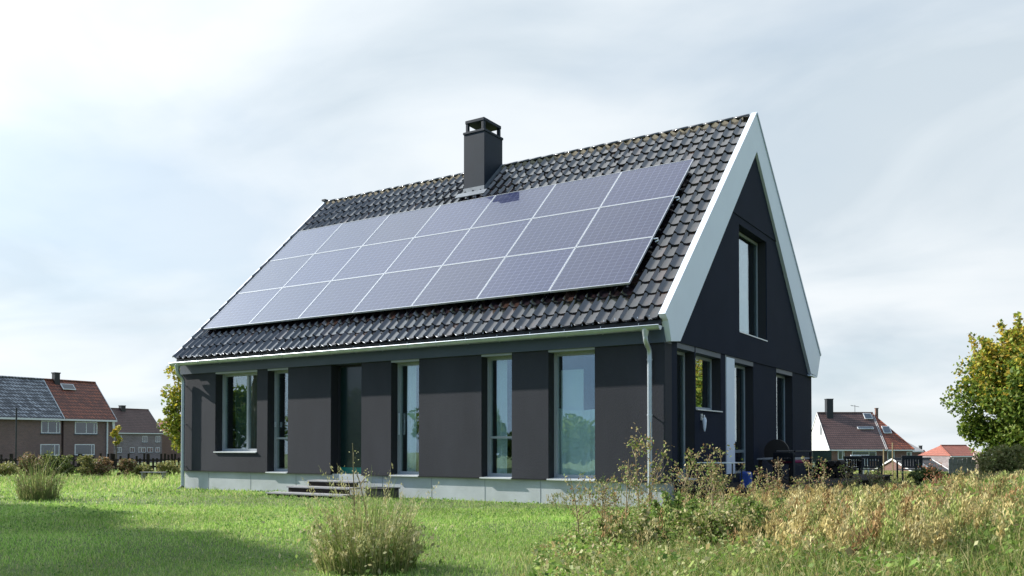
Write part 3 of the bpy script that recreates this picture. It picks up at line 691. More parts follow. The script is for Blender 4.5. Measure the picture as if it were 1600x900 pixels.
fhouse('red_roofed_house', 'red tiled half of the gabled house pair with roof windows', o2, e2, w2_, 10.5, -6.5, ez0, rz0-.02, M['brick3'], M['t_redorange'], hipR=4.6,
    wins=[(.2, 1.3, at(1380,718,140)[2], at(1380,704,140)[2]), (3.3, 4.1, at(1380,721,140)[2], at(1380,706,140)[2]), (.2, 1.3, at(1380,740,140)[2], at(1380,724,140)[2])], chim=[(.6, .95, .4, .7, M['brick3'])], sky=[(.5, .38, 1.3, 1.6)])
def low(name, label, px0, px1, d, yr_, ye_, roofm, wallm, Dp=8, dd=2, **k):
    o_, e_, w_ = facing(px0, px1, d, d+dd); return fhouse(name, label, o_, e_, w_, Dp, -9, at(px0, ye_, d)[2], at(px0, yr_, d+Dp/2)[2], wallm, roofm, **k)
low('small_house', 'distant small house with bright red roof beside the hipped red roof', 1436, 1466, 190, 704, 717, M['t_orange'], M['brick3'], chim=[(4.4, .95, .5, 1.0, M['black'])])
low('small_house', 'distant house with red roof and grey walls, right beside the garden tree', 1484, 1534, 165, 696, 711, M['t_orange'], M['brick2'], hipL=1.6)
low('garden_shed', 'low shed with dark pitched roof and one bright skylight', 1434, 1492, 95, 717, 742, M['t_dark'], M['brick3'], Dp=7, sky=[(2.3, .40, .6, .75)], gutter=False)
for o in bpy.data.objects:
    if o.name == 'garden_shed': o['category'] = 'shed'
low('pale_house', 'pale roof of a house peeping out behind the hipped red roof', 1408, 1440, 185, 683, 703, mat('pale_tiles', (.5,.47,.44), .8), M['brick3'], hipR=3)

# ------------------------------------------------------------------ plants
def rotz(V, a): c, s = np.cos(a), np.sin(a); return np.stack([V[...,0]*c-V[...,1]*s, V[...,0]*s+V[...,1]*c, V[...,2]], -1)
def unit(n): v = rng.normal(size=(n, 3)); return v/np.linalg.norm(v, axis=1, keepdims=True)
def leaves(P, size, flat=.4, elong=1.7, up=0):      # diamond leaves
    n = len(P); d = unit(n); d[:, 2] = np.abs(d[:, 2])*(up > 0) + d[:, 2]*(up <= 0) + up; d /= np.linalg.norm(d, axis=1, keepdims=True); nn = unit(n); nn[:, 2] += flat; s = np.cross(d, nn); s /= np.linalg.norm(s, axis=1, keepdims=True)+1e-9
    size = np.broadcast_to(size, (n,))[:, None]
    a = d*size*elong/2; b = s*size/2
    return np.stack([P-a, P+b-.1*a, P+a, P-b-.1*a], 1)
def blades(P, h, w, lean, az=None):           # bent grass blade: 4-gon + tip as two faces -> here one quad and one tri merged in 5-gon-free strip
    n = len(P); az = rng.uniform(0, 2*np.pi, n) if az is None else az
    d = np.stack([np.cos(az), np.sin(az), np.zeros(n)], 1); fa = rng.uniform(0, 2*np.pi, n); s = np.stack([np.cos(fa), np.sin(fa), np.zeros(n)], 1)
    h = np.broadcast_to(h, (n,))[:, None]; w = np.broadcast_to(w, (n,))[:, None]; lean = np.broadcast_to(lean, (n,))[:, None]
    m = P + d*h*lean*.35 + np.array([0,0,1])*h*.6; t = P + d*h*lean + np.array([0,0,1])*h*(1-.3*lean)
    q1 = np.stack([P-s*w/2, P+s*w/2, m+s*w*.4, m-s*w*.4], 1); q2 = np.stack([m-s*w*.4, m+s*w*.4, t+s*w*.06, t-s*w*.06], 1)
    return np.concatenate([q1, q2]), 2
def colmix(n, cols, var=.15):
    c = np.array(cols)[rng.integers(0, len(cols), n)]; return c*rng.uniform(1-var, 1+var, (n, 1))
def meadow_edge(y): return np.interp(y, [-14, -8.5, -6, -3.5, -1.2, -.3, 3, 20], [1.4, 1.5, .9, .3, -.2, .35, .6, -1.0])
def view_samples(n, dmin, dmax, pxa, pxb, power=1.0):
    u = rng.random(n); d = (dmin**(power+1) + u*(dmax**(power+1)-dmin**(power+1)))**(1/(power+1))
    px = rng.uniform(pxa, pxb, n); k = (px-800)/F
    X = CAM[0] + d*(_f[0]+_r[0]*k); Y = CAM[1] + d*(_f[1]+_r[1]*k); return X, Y, d
def infoot(X, Y, m=.02): return (X > -L-m) & (X < m) & (Y > .0-m+.04) & (Y < D+m)
def mn(X, Y, s):        # cheap smooth noise
    return sum(np.sin(s*(X*_kx[i]+Y*_ky[i])*(.6+.15*i) + _ph[i]) for i in range(8))/4
def lawn():
    Vs = []; Cs = []
    for n, a, b in ((150000, 6.6, 15), (120000, 14, 34)):
        X, Y, d = view_samples(n, a, b, -120, 1500, .6)
        keep = ~infoot(X, Y) & (X < meadow_edge(Y)+rng.normal(0, .25, n)+.2)
        keep &= ~((X > -8.6) & (X < -6.3) & (Y > -1.15) & (Y < 0))
        X, Y, d = X[keep], Y[keep], d[keep]; P = np.stack([X, Y, H(X, Y)-.01], 1)
        t = mn(X, Y, 1.3); hh = (.026+.012*t+.016*np.maximum(mn(X+5, Y, 3.3), 0)+rng.gamma(2, .010, len(X)))*(1+ .04*np.maximum(d-12, 0)) 
        far = sstep(16, 26, d); hh = np.clip(hh*(1+far*.9*(X < -13.5)), .018, .4)
        q, k = blades(P, hh, .006*np.maximum(1, d/8)*rng.uniform(.7, 1.4, len(X)), rng.uniform(.2, .9, len(X)))
        g = colmix(len(X), [(.27,.44,.085), (.35,.51,.115), (.20,.36,.06), (.45,.53,.19)], .2)
        dry = (rng.random(len(X)) < .06+.22*far+.16*sstep(.3, 1.1, mn(X+11, Y+1, 1.9))); g[dry] = colmix(dry.sum(), [(.55,.52,.24), (.48,.50,.20)])
        t2 = mn(X+7, Y-3, .8)[:, None]; g = g*(1+.24*t2+.10*mn(X-3, Y+2, 3.1)[:, None])
        Vs.append(q); Cs.append(np.concatenate([g, g]))
    tag(npmesh('lawn_grass', np.concatenate(Vs), 4, M['grass'], np.concatenate(Cs)), 'short bright green lawn grass in front of the dark house', 'grass', kind='stuff')
    # clover and taller tussocks in the lawn
    X, Y, d = view_samples(16000, 6.6, 20, -100, 1100, .6); t = mn(X-4, Y+9, 2.1)
    k = (t > .35) & ~infoot(X, Y, .1) & (X < meadow_edge(Y)); X, Y, d = X[k], Y[k], d[k]
    P = np.stack([X, Y, H(X, Y)+rng.uniform(.015, .06, len(X))], 1)
    tag(npmesh('clover', leaves(P, .022*np.maximum(1, d/9), 1.5, 1.1), 4, M['grass'], colmix(len(X), [(.12,.25,.04), (.22,.32,.10), (.14,.24,.06)], .25)), 'low clover and broad leaf patches scattered in the lawn', 'ground cover', kind='stuff')
lawn()

def plume_stalks(P, h, az, lean, nleaf, cols, w=.004, fluff=.012, spread=.035, top=.4):
    """dry stalks: a thin stem each and a feathery seed head made of small flecks"""
    n = len(P); d = np.stack([np.cos(az), np.sin(az), np.zeros(n)], 1); h = h[:, None]; lean = lean[:, None]
    def pt(s): return P[:, None, :] + d[:, None, :]*(h*lean)[:, None]*(s**2)[..., None] + np.array([0,0,1])*h[:, None]*(s*(1-.12*s))[..., None]
    S_ = np.broadcast_to(np.linspace(0, 1, 5), (n, 5)); C = pt(S_); fa = rng.uniform(0, 6.28, n); sd = np.stack([np.cos(fa), np.sin(fa), 0*fa], 1)[:, None]*w/2
    st = np.concatenate([np.stack([C[:, i]-sd[:, 0], C[:, i]+sd[:, 0], C[:, i+1]+sd[:, 0]*.7, C[:, i+1]-sd[:, 0]*.7], 1) for i in range(4)])
    bc = colmix(n, cols, .18)
    s = 1-top*rng.random((n, nleaf))**.8; Q = pt(s); sp = spread*np.sin(np.pi*np.clip((1-s)/top, .04, 1)**.7)[..., None]+.003
    Q = (Q + rng.normal(size=Q.shape)*sp*np.array([.8,.8,.6])).reshape(-1, 3)
    fl = leaves(Q, fluff*.8*rng.uniform(.5, 1.5, len(Q)), 0, 3.0, 1.1)
    cf = np.repeat(bc, nleaf, 0)*rng.uniform(.75, 1.3, (n*nleaf, 1))
    return np.concatenate([st, fl]), np.concatenate([np.tile(bc*.7, (4, 1)), cf])

def cap(X, Y, d, hh):
    px = 800 + F*((X-CAM[0])*_r[0]+(Y-CAM[1])*_r[1])/d
    sl = np.interp(px, [1000, 1240, 1430, 1480, 1620], [.047, .045, .045, .036, .028])
    return np.minimum(hh, np.maximum(1.1 - sl*d - H(X, Y) + rng.normal(0, .03, len(X)), .13))
def meadow():
    Vs = []; Cs = []
    X, Y, d = view_samples(130000, 5.6, 34, 780, 1720, .35)
    k = ~infoot(X, Y, .1) & (X > meadow_edge(Y)+rng.normal(0, .25, len(X))) & ~((X > 0) & (X < 2.0) & (Y > .5) & (Y < 11.5)); X, Y, d = X[k], Y[k], d[k]
    ed = np.clip((X-meadow_edge(Y))/1.6, .25, 1); t = mn(X, Y, .9)
    P = np.stack([X, Y, H(X, Y)-.01], 1)
    hh = (.30+.06*t)*rng.uniform(.5, 1.25, len(X))*ed*(1+.25*sstep(12,22,d))
    hh = cap(X, Y, d, hh)
    q, _ = blades(P, hh, .0065*np.maximum(1, d/9), rng.uniform(.15, .8, len(X)))
    g = colmix(len(X), [(.15,.23,.045), (.22,.29,.07), (.40,.36,.14), (.28,.32,.10), (.48,.43,.20), (.10,.16,.03)], .2)
    Vs.append(q); Cs.append(np.concatenate([g, g]))
    tag(npmesh('meadow_grass', q, 4, M['grass'], np.concatenate(Cs)), 'long mixed green and straw grass filling the right foreground', 'grass', kind='stuff')
    # feathery dry seed heads
    X, Y, d = view_samples(4200, 7.0, 30, 900, 1720, .3); n = len(X)
    t = mn(X+3, Y, 1.7); px = (X-CAM[0])*_r[0]+(Y-CAM[1])*_r[1]; px = 800+F*px/d
    dens = np.interp(px, [900, 1120, 1220, 1330, 1720], [.06, .35, 1, .9, .6])*(.25+.75*sstep(-.5, .5, t))
    k = (rng.random(n) < dens) & (X > meadow_edge(Y)+.35) & ~infoot(X, Y, .1) & ~((X > 0) & (X < 2.0) & (Y > .5) & (Y < 11.5)); X, Y, d = X[k], Y[k], d[k]; n = len(X)
    P = np.stack([X, Y, H(X, Y)], 1); hh = np.clip(rng.normal(.52, .09, n)+.05*mn(X, Y, 1.4), .25, .8)*np.interp(d, [7, 9, 14], [.75, 1, 1.0]); hh = cap(X, Y, d, hh)+rng.normal(0,.04,n)
    V, C = plume_stalks(P, hh, rng.normal(.5, .6, n), rng.uniform(.05, .4, n), 60, [(.50,.40,.18), (.44,.34,.15), (.36,.33,.12), (.56,.48,.25), (.40,.26,.12), (.30,.34,.11)], fluff=.014, spread=.040, top=.5)
    tag(npmesh('dry_seed_heads', V, 4, M['dry'], C), 'feathery straw coloured seed heads standing over the right meadow', 'weeds', kind='stuff')
    # taller, thicker plumes: straw, tan and rust
    n = 1100; X, Y, d = view_samples(n, 6.7, 14.5, 1130, 1700, .2); t = mn(X+9, Y-4, 2.3); px = 800+F*((X-CAM[0])*_r[0]+(Y-CAM[1])*_r[1])/d
    k = (X > meadow_edge(Y)+.4) & (rng.random(n) < np.interp(px, [1130, 1240, 1450, 1560, 1700], [.12, .75, .7, .3, .25])*(.2+.8*sstep(-.4, .7, t))); X, Y, d = X[k], Y[k], d[k]; n = len(X)
    hh = cap(X, Y, d, rng.normal(.60, .10, n)*np.interp(d, [6.7, 9], [.72, 1])) + rng.normal(.02, .05, n)
    V, C = plume_stalks(np.stack([X, Y, H(X, Y)], 1), hh, rng.normal(.3, .9, n), rng.uniform(.05, .3, n), 130, [(.50,.42,.18), (.46,.37,.15), (.55,.48,.24), (.48,.40,.17), (.36,.23,.10), (.34,.36,.12), (.28,.33,.09)], w=.006, fluff=.017, spread=.040, top=.55)
    tag(npmesh('tall_plumes', V, 4, M['dry'], C), 'taller tan and rusty feathery plumes rising out of the right meadow', 'weeds', kind='stuff')
    # broad leaved undergrowth, thickest at the middle right foreground
    X, Y, d = view_samples(90000, 5.8, 15, 830, 1720, .2); n = len(X); px = 800+F*((X-CAM[0])*_r[0]+(Y-CAM[1])*_r[1])/d
    t = mn(X-2, Y+5, 1.6); dens = np.interp(px, [830, 900, 1150, 1300, 1720], [.35, 1, 1, .5, .4])*np.where(t > -.2, 1, .35)
    k = (rng.random(n) < dens) & (X > meadow_edge(Y)-.25) & ~infoot(X, Y, .1); X, Y, d, t = X[k], Y[k], d[k], t[k]; n = len(X)
    ed = np.clip((X-meadow_edge(Y)+.3)/1.2, .1, 1); z = rng.beta(2.2, 1.8, n)*(.34+.10*t)*ed*(.85+.35*mn(X, Y, 2.7))
    P = np.stack([X, Y, H(X, Y)+np.maximum(z, .01)], 1)
    tag(npmesh('undergrowth', leaves(P, rng.gamma(6, .0043, n), .9, 1.6), 4, M['grass'], colmix(n, [(.17,.28,.05), (.25,.36,.08), (.34,.42,.12), (.11,.19,.035), (.46,.45,.22), (.36,.28,.12)], .25)), 'leafy green undergrowth low in the right foreground', 'ground cover', kind='stuff')
    # thin stalks in front of the plinth
    n = 130; X = rng.uniform(-2.0, 0.6, n); Y = -.35 - rng.random(n)*1.1*np.clip((X+2.4)/1.5, .3, 1.5); P = np.stack([X, Y, H(X, Y)], 1)
    V, C = plume_stalks(P, rng.uniform(.2, .75, n)*np.clip((X+2.6)/1.8, .4, 1), rng.uniform(0, 6.28, n), rng.uniform(0, .35, n), 14, [(.34,.33,.14), (.42,.37,.2), (.2,.26,.08)], w=.006, fluff=.014, spread=.02, top=.3)
    tag(npmesh('plinth_stalks', V, 4, M['dry'], C), 'sparse thin seed stalks in front of the pale plinth at the right corner', 'weeds', kind='stuff')
    # far hedge row greenery at the left edge of the lawn
meadow()

def tuft(name, label, loc, r, n, h, cols, lean=.35, plume=0, cat='grass tuft', group=None, width=.006, pcols=None, leafn=0, lcols=None):
    root = empty(name, (loc[0], loc[1], float(H(loc[0], loc[1]))-.01)); tag(root, label, cat, group)
    a = rng.uniform(0, 6.28, n); rr = r*np.sqrt(rng.random(n))*.7; P = np.stack([rr*np.cos(a), rr*np.sin(a), np.zeros(n)], 1)
    q, _ = blades(P, h*np.clip(rng.gamma(4.5, .17, n), .25, 1.5)*(1-.55*(rr/(.7*r))**2), width, rng.uniform(.05, 1, n)*lean*(.4+rr/r), az=a+rng.normal(0, .6, n))
    c = colmix(n, cols, .2); npmesh('blades', q, 4, M['grass'], np.concatenate([c, c]), root)
    if plume:
        a = rng.uniform(0, 6.28, plume); rr = r*np.sqrt(rng.random(plume))*.75; P = np.stack([rr*np.cos(a), rr*np.sin(a), np.zeros(plume)], 1)
        V, C = plume_stalks(P, h*np.clip(rng.gamma(5, .17, plume), .4, 1.75)*(1-.4*(rr/(.75*r))**2), a, rng.uniform(.05, .45, plume), 30, pcols, spread=.02, fluff=.012)
        npmesh('seed_heads', V, 4, M['dry'], C, root)
    if leafn:
        P = np.stack([rng.normal(0, r*.5, leafn), rng.normal(0, r*.5, leafn), rng.uniform(.02, h*.7, leafn)], 1)
        npmesh('leaves', leaves(P, rng.uniform(.015, .035, leafn), .6, 1.8), 4, M['grass'], colmix(leafn, lcols, .25), root)
    return root
tuft('rush_tuft', 'upright dark green rush tuft standing alone in the lawn at far left', (-10.3, -5.0), .46, 620, .78, [(.11,.16,.045), (.16,.21,.06), (.28,.28,.11)], .75, 45, pcols=[(.2,.17,.08), (.3,.26,.13)], width=.009)
tuft('tall_grass_clump', 'big straw and green grass clump in the lawn before the porch steps', (.36, -7.9), .62, 2100, .66, [(.18,.26,.06), (.26,.33,.09), (.42,.40,.16), (.48,.44,.20), (.10,.15,.03)], .8, 240, pcols=[(.60,.54,.30), (.50,.46,.21), (.36,.38,.15)], leafn=900, lcols=[(.45,.40,.22), (.2,.28,.07), (.35,.34,.15)])

def tree(name, label, loc, crown_c, crown_r, nleaf, size, cols, topcols=None, trunk_r=.12, nclump=60, group=None, cat='tree', flatten=(1,1,1), clr=.34, trunk=True, zb=None, shoots=0):
    z = float(H(loc[0], loc[1])) if zb is None else zb; root = empty(name, (loc[0], loc[1], z)); tag(root, label, cat, group)
    cc = np.array(crown_c) - np.array([loc[0], loc[1], z]); R_ = np.array(crown_r)
    u = unit(nclump); rad = rng.uniform(.3, 1.12, nclump)**.6; Cn = cc + u*rad[:, None]*R_*(1-clr*.55)
    tb = MB(); base = Vector((0,0,-.1)); top = Vector(cc) - Vector((0,0,R_[2]*.35))
    pts = [base.lerp(top, t) + Vector((math.sin(t*4)*.06, math.cos(t*3)*.05, 0))*R_[0]*.3 for t in np.linspace(0, 1, 6)]
    tb.tube(pts, [trunk_r*(1.25-.75*t) for t in np.linspace(0, 1, 6)], 9)
    for i in range(0, nclump, max(1, nclump//26)):
        s = pts[random.choice((3,4,5))]; e = Vector(Cn[i]); m = s.lerp(e, .5)+Vector((0,0,.1*R_[2]*random.uniform(-.5,1))); tb.tube([s, m, e], [trunk_r*.38, trunk_r*.2, trunk_r*.05], 5)
    if trunk: tb.build('trunk', M['bark'], root, smooth=True)
    w = rng.uniform(.4, 1.6, nclump); w /= w.sum(); ci = rng.choice(nclump, nleaf, p=w)
    cs = R_.mean()*clr*rng.uniform(.6, 1.25, nclump)
    dirn = unit(nleaf); rr = rng.random(nleaf)**.42
    P = Cn[ci] + dirn*(rr*cs[ci])[:, None]*np.array([1,1,.8])
    # loose twigs on the outline
    tw = []; kk = [i for i in range(nclump) if Cn[i][2] > cc[2]-R_[2]*.1 and np.linalg.norm((Cn[i]-cc)/R_) > .6][:int(shoots)]
    for q_ in kk:                                  # leafy shoots that break the outline
        d = (Cn[q_]-cc)/np.linalg.norm(Cn[q_]-cc)*.6 + np.array([0,0,.9]) + rng.normal(0, .2, 3); st = Cn[q_]+d*cs[q_]*.3
        m_n = 90; tw.append(st + d*(rng.random(m_n)*cs[q_]*rng.uniform(.4, .75))[:, None] + rng.normal(0, size*.75, (m_n, 3)))
    k = []
    for q_ in k:
        d = Cn[q_]-cc; d = d/np.linalg.norm(d); d = d+rng.normal(0, .35, 3); st = Cn[q_]+d*cs[q_]*.8; tw.append(st+d*np.linspace(0, cs[q_]*.3, 12)[:, None]+rng.normal(0, size*.4, (12, 3)))
    P = np.concatenate([P]+tw); c = colmix(len(P), cols, .22)
    if topcols:
        hgt = (P[:, 2]-cc[2])/R_[2]; p_ = sstep(-.1, .85, hgt + rng.normal(0, .18, len(P)) + .25*np.sin(ci.max()*0+P[:, 0]*3)*.5); m_ = rng.random(len(P)) < p_*.85; c[m_] = colmix(m_.sum(), topcols, .2)
    npmesh('crown', leaves(P, size*rng.uniform(.6, 1.25, len(P)), .5, 1.5), 4, M['leaf'], c, root)
    return root
def weed(name, label, loc, h, nb, cols, lcols, spread=.35, cat='weed', stems=1, leafsize=.035, per=26):
    z = float(H(loc[0], loc[1])); root = empty(name, (loc[0], loc[1], z)); tag(root, label, cat)
    sm = MB(); tips = []; 
    for s in range(stems):
        bx_, by_ = random.gauss(0, .10*stems**.5), random.gauss(0, .10*stems**.5); lx, ly = random.gauss(0, spread*.35), random.gauss(0, spread*.35); hh = h*random.uniform(.62, 1) if s else h
        pts = [Vector((bx_+lx*t*t, by_+ly*t*t, hh*t)) for t in np.linspace(0, 1, 7)]
        sm.tube(pts, [.009*(1-.75*t)+.0015 for t in np.linspace(0, 1, 7)], 5)
        for b in range(nb):
            t = random.uniform(.25, .98); k = t*6; i = min(5, int(k)); p = pts[i].lerp(pts[i+1], k-i); a = random.uniform(0, 6.28); l = spread*(1.15-t)*random.uniform(.5, 1.1)+.04
            e1 = p + Vector((math.cos(a)*l*.6, math.sin(a)*l*.6, l*.5)); e2 = p + Vector((math.cos(a)*l, math.sin(a)*l, l*1.1+random.uniform(-.05,.05)))
            sm.tube([p, e1, e2], [.004, .003, .0015], 4); tips += [(e2, 1), (e1, .6), (p, .3)]
    sm.build('stem', M['stem'], root)
    P = []; 
    for p, wt in tips:
        for _ in range(int(per*wt)): P.append((p.x+random.gauss(0,.028), p.y+random.gauss(0,.028), p.z+random.gauss(0,.028)))
    P = np.array(P); npmesh('foliage', leaves(P, leafsize*rng.uniform(.5, 1.2, len(P)), .2, 1.6), 4, M['dry'], colmix(len(P), lcols, .25), root)
    return root
BL = [(.34,.32,.12), (.20,.27,.06), (.36,.27,.13), (.24,.15,.07), (.48,.43,.22), (.16,.22,.05)]
weed('tall_weed', 'tallest branching dry weed before the right corner of the dark house', (1.35, -3.2), 1.48, 15, None, BL, .42, stems=3, leafsize=.028, per=11)
weed('tall_weed', 'shorter branching weed just right of the tallest dry weed', (1.85, -2.6), 1.12, 12, None, BL, .38, stems=2, leafsize=.026, per=10)
weed('tall_weed', 'thin branching weed left of the right downpipe with pale buds', (.75, -3.6), 1.0, 7, None, BL, .26, stems=2, leafsize=.022, per=7)
for px, d, hh, lb, kk in ((1045, 9.6, .50, 'leafy green bush low in front of the right downpipe', 0), (1112, 9.0, .56, 'mixed green and tan bush before the tallest dry weed', 1),
                          (1185, 9.9, .52, 'green bush in the meadow before the small glass topped table', 0), (985, 9.2, .34, 'lowest leafy bush at the left edge of the meadow', 1)):
    pc = at(px, 780, d); zz = float(H(pc[0], pc[1]))
    tree('leafy_bush', lb, (pc[0], pc[1]), (pc[0], pc[1], zz+hh*.5), (.42, .42, hh*.52), 3800, .030, [[(.15,.25,.045), (.23,.33,.07), (.10,.17,.03), (.34,.34,.13)], [(.22,.28,.07), (.40,.38,.17), (.15,.22,.04), (.46,.40,.2)]][kk], None, .012, 40, cat='bush', clr=.40, zb=zz, shoots=14)
for x, y, h, sp, lb in ((1.3,-2.0,.95,.3,'bushy brown weed below the white shutter of the gable'), (2.05,-1.3,.8,.24,'dry weed before the small glass topped table'), (2.5,-.3,.85,.22,'rusty weed just left of the long low table'),
                        (2.6,1.2,.78,.2,'thin brown weed before the upturned round table'), (1.05,-4.3,.8,.3,'leafy weed low beneath the right downpipe'), (2.9,2.6,.72,.2,'dry weed before the right end of the gable wall')):
    weed('terrace_weed', lb, (x, y), h, 12, None, BL+[(.25,.14,.08)], sp, stems=4, leafsize=.024, per=9)
weed('flower_stem', 'slender seed stem rising above the big grass clump', (.2, -7.75), 1.16, 9, None, [(.55,.52,.3), (.38,.38,.16)], .18, stems=2, leafsize=.014, per=6)
weed('dry_dock', 'reddish brown dried dock plant in the right meadow', (4.55, -3.6), .66, 12, None, [(.25,.1,.05), (.32,.15,.08)], .14, leafsize=.016, per=16)
weed('leafy_shoot', 'rust and cream seed stalk beside the round upturned table', (1.9, 0.2), .95, 10, None, [(.4,.36,.2), (.3,.2,.12)], .12, leafsize=.02, per=12)

GR_ = [(.10,.17,.022), (.16,.23,.032), (.07,.12,.018), (.22,.27,.045)]
YE = [(.48,.40,.045), (.38,.38,.05), (.52,.36,.05), (.33,.25,.06), (.28,.34,.04)]
pc = at(1655, 622, 22.5)
tree('autumn_tree', 'dense green tree with yellowing top at the right edge', (pc[0], pc[1]), pc, (2.45, 2.45, 1.9), 125000, .074, GR_, YE, .16, 150, clr=.27, shoots=70)
pc = at(290, 640, 31)
tree('yellow_tree', 'yellow leaved small tree peeking out behind the left end of the dark house', (pc[0], pc[1]), pc, (.75, .75, 1.9), 5200, .09, [(.34,.32,.04), (.22,.27,.04), (.16,.22,.03)], YE, .07, 34, clr=.34)
pc = at(182, 690, 60)
tree('sapling', 'thin yellow sapling standing at the corner of the red roofed house', (pc[0], pc[1]), pc+np.array([0,0,.4]), (.35,.35,1.2), 700, .11, YE, None, .05, 10)
# trees beyond the picture: left one shades the lawn, the row is mirrored in the windows
tree('garden_tree', 'tall tree beyond the left edge that shades the lawn', (-30.5, -17.2), (-30.5, -17.2, 14), (6.3, 6.3, 4.8), 46000, .55, GR_, None, .3, 90, clr=.36)
tree('garden_tree', 'second tall tree beyond the left edge that shades the lawn', (-28, -20.8), (-28, -20.8, 13), (5.8, 5.8, 4.8), 38000, .55, GR_, None, .3, 80, clr=.36)
for i, (x, y, h, r_) in enumerate([(-58,-38,7,6), (-49,-44,6.5,5), (-40,-49,5.2,5), (-31,-52,3.0,5), (-22,-50,3.3,4.6), (-14,-51,3.0,4.6), (-5,-49,3.2,4.4), (4,-50,2.6,4.5), (13,-50,2.8,4.5)]):
    tree('boundary_tree', 'green tree in the row behind the viewer', (x, y), (x, y, h*.44), (r_*1.25, r_*.8, h*.56), 6500, .34, GR_, None, .10, 44, group='trees behind the viewer', clr=.42)

# left boundary: bushes, fence, pole
SH = [((.13,.17,.04), (.22,.24,.07), (.09,.12,.03)), ((.24,.25,.08), (.34,.3,.12), (.16,.18,.05)), ((.28,.17,.09), (.2,.14,.08), (.16,.17,.06))]
bl = [(8,733,20,1,'pale rounded bush at the left edge of the picture'), (48,722,30,2,'reddish dry bush before the left brick house wall'), (76,722,26,0,'green bush below the lower left brick house window'),
      (104,724,24,0,'dark green bush left of the silver downpipe house corner'), (138,722,22,1,'pale yellow green bush below the lower right brick house window'), (160,724,18,2,'brownish bush at the foot of the red roofed house'), (198,727,18,2,'low dry bush before the dark fence'),
      (226,733,16,1,'straw coloured low bush beside the flat plank bench'), (262,730,20,1,'light leafy bush near the left downpipe of the dark house')]
for px, py, hp, kk, lb in bl:
    d = 27.5; pc = at(px, py, d); zz = float(H(pc[0], pc[1])); top = at(px, py-hp*.62, d)[2]; hh = max(.35, top-zz)
    r_ = random.uniform(.36, .55)
    tree('bush', lb, (pc[0], pc[1]), (pc[0], pc[1], zz+hh*.48), (r_, r_, hh*.5), 1500, .05, list(SH[kk]), None, .02, 26, group='bushes along the left garden edge', cat='bush', clr=.42, zb=zz)
fa, fb = at(-40, 700, 33), at(292, 700, 33)
fn = tag(empty('picket_fence', (fa[0], fa[1], 0), math.atan2(fb[1]-fa[1], fb[0]-fa[0])), 'dark brown picket fence behind the bushes at left', 'fence')
fl_ = float(np.linalg.norm((fb-fa)[:2])); pk = MB()
zf = float(H(fa[0], fa[1])); x = 0
while x < fl_:
    hgt = .60+random.uniform(-.12,.12); pk.box(x, x+.075, 0, .02, zf, zf+hgt+.02); x += random.uniform(.12,.19)
pk.build('picket', M['darkwood'], fn)
MB().box(0, fl_, .022, .06, zf+.2, zf+.27).box(0, fl_, .022, .06, zf+.45, zf+.51).build('rail', M['darkwood'], fn)
for k in range(7): MB().box(k*fl_/6.2, k*fl_/6.2+.09, .062, .15, zf-.2, zf+.72).build('post', M['darkwood'], fn)
pc = at(240, 739, 25); zz = float(H(pc[0], pc[1])); b_ = tag(empty('plank_bench', (pc[0], pc[1], zz), .5), 'low pale plank bench at the left end of the dark house', 'bench')
MB().box(-.36,.36,-.1,.1,.25,.275).build('seat', M['wood'], b_); 
for s in (-.32,.28): MB().box(s,s+.04,-.09,.09,0,.249).build('leg', M['wood'], b_)
pc = at(25, 700, 60); zz = float(H(pc[0], pc[1]))
tag(MB().tube([(pc[0],pc[1],zz-.2),(pc[0],pc[1],3.6)], .055, 8).build('slim_post', M['black']), 'slim dark post before the grey roofed brick house', 'post')

# ------------------------------------------------------------------ terrace at the gable
dk = tag(empty('terrace_deck', (0,0,0)), 'dark wooden terrace deck along the gable wall', 'deck'); pl = MB()
y = .45
while y < 10.2: pl.box(.03, 2.0+.02*math.sin(y*3), y, y+.135, .29, .32); y += .145
pl.build('decking', M['darkwood'], dk); MB().box(.05,1.95,.5,.56,-.1,.288).box(1.85,1.93,.57,10.2,-.1,.288).build('joist', M['darkwood'], dk)
t = tag(empty('bistro_table', (.72,.75,.32)), 'small square glass topped table nearest the house corner', 'table')
MB().box(-.33,.33,-.3,.3,.455,.47).build('tabletop', M['alu'], t, bevel=.004)
for sx_ in (-.28,.28):
    for sy_ in (-.25,.25): MB().tube([(sx_,sy_,0),(sx_,sy_,.455)], .013, 6).build('leg', M['black'], t)
t = tag(empty('garden_table', (.85,4.3,.32)), 'long low table with pale worn boards beside the upturned round table', 'table')
tb = MB()
for k in range(5): tb.box(-.34+k*.14,-.34+k*.14+.13,-.8,.8,.47,.50)
tb.build('tabletop', M['wood'], t)
for sx_ in (-.3,.3):
    for sy_ in (-.7,.7): MB().box(sx_-.03,sx_+.03,sy_-.03,sy_+.03,0,.469).build('leg', M['darkwood'], t)
t = tag(empty('round_table', (.35,5.5,.32), R(-8)), 'round dark brown table folded upright against the gable wall', 'table')
MB().tube([(0,-.02,.60),(0,.02,.60)], .29, 40).build('tabletop', mat('brown_top', (.035,.028,.022), .6), t)
MB().tube([(0,.04,.60),(0,.06,.05)], .025, 8).tube([(-.22,.06,0),(0,.06,.12),(.22,.06,0)], .018, 6).tube([(0,-.2,0),(0,.06,.12),(0,.3,0)], .018, 6).build('pedestal', M['black'], t)
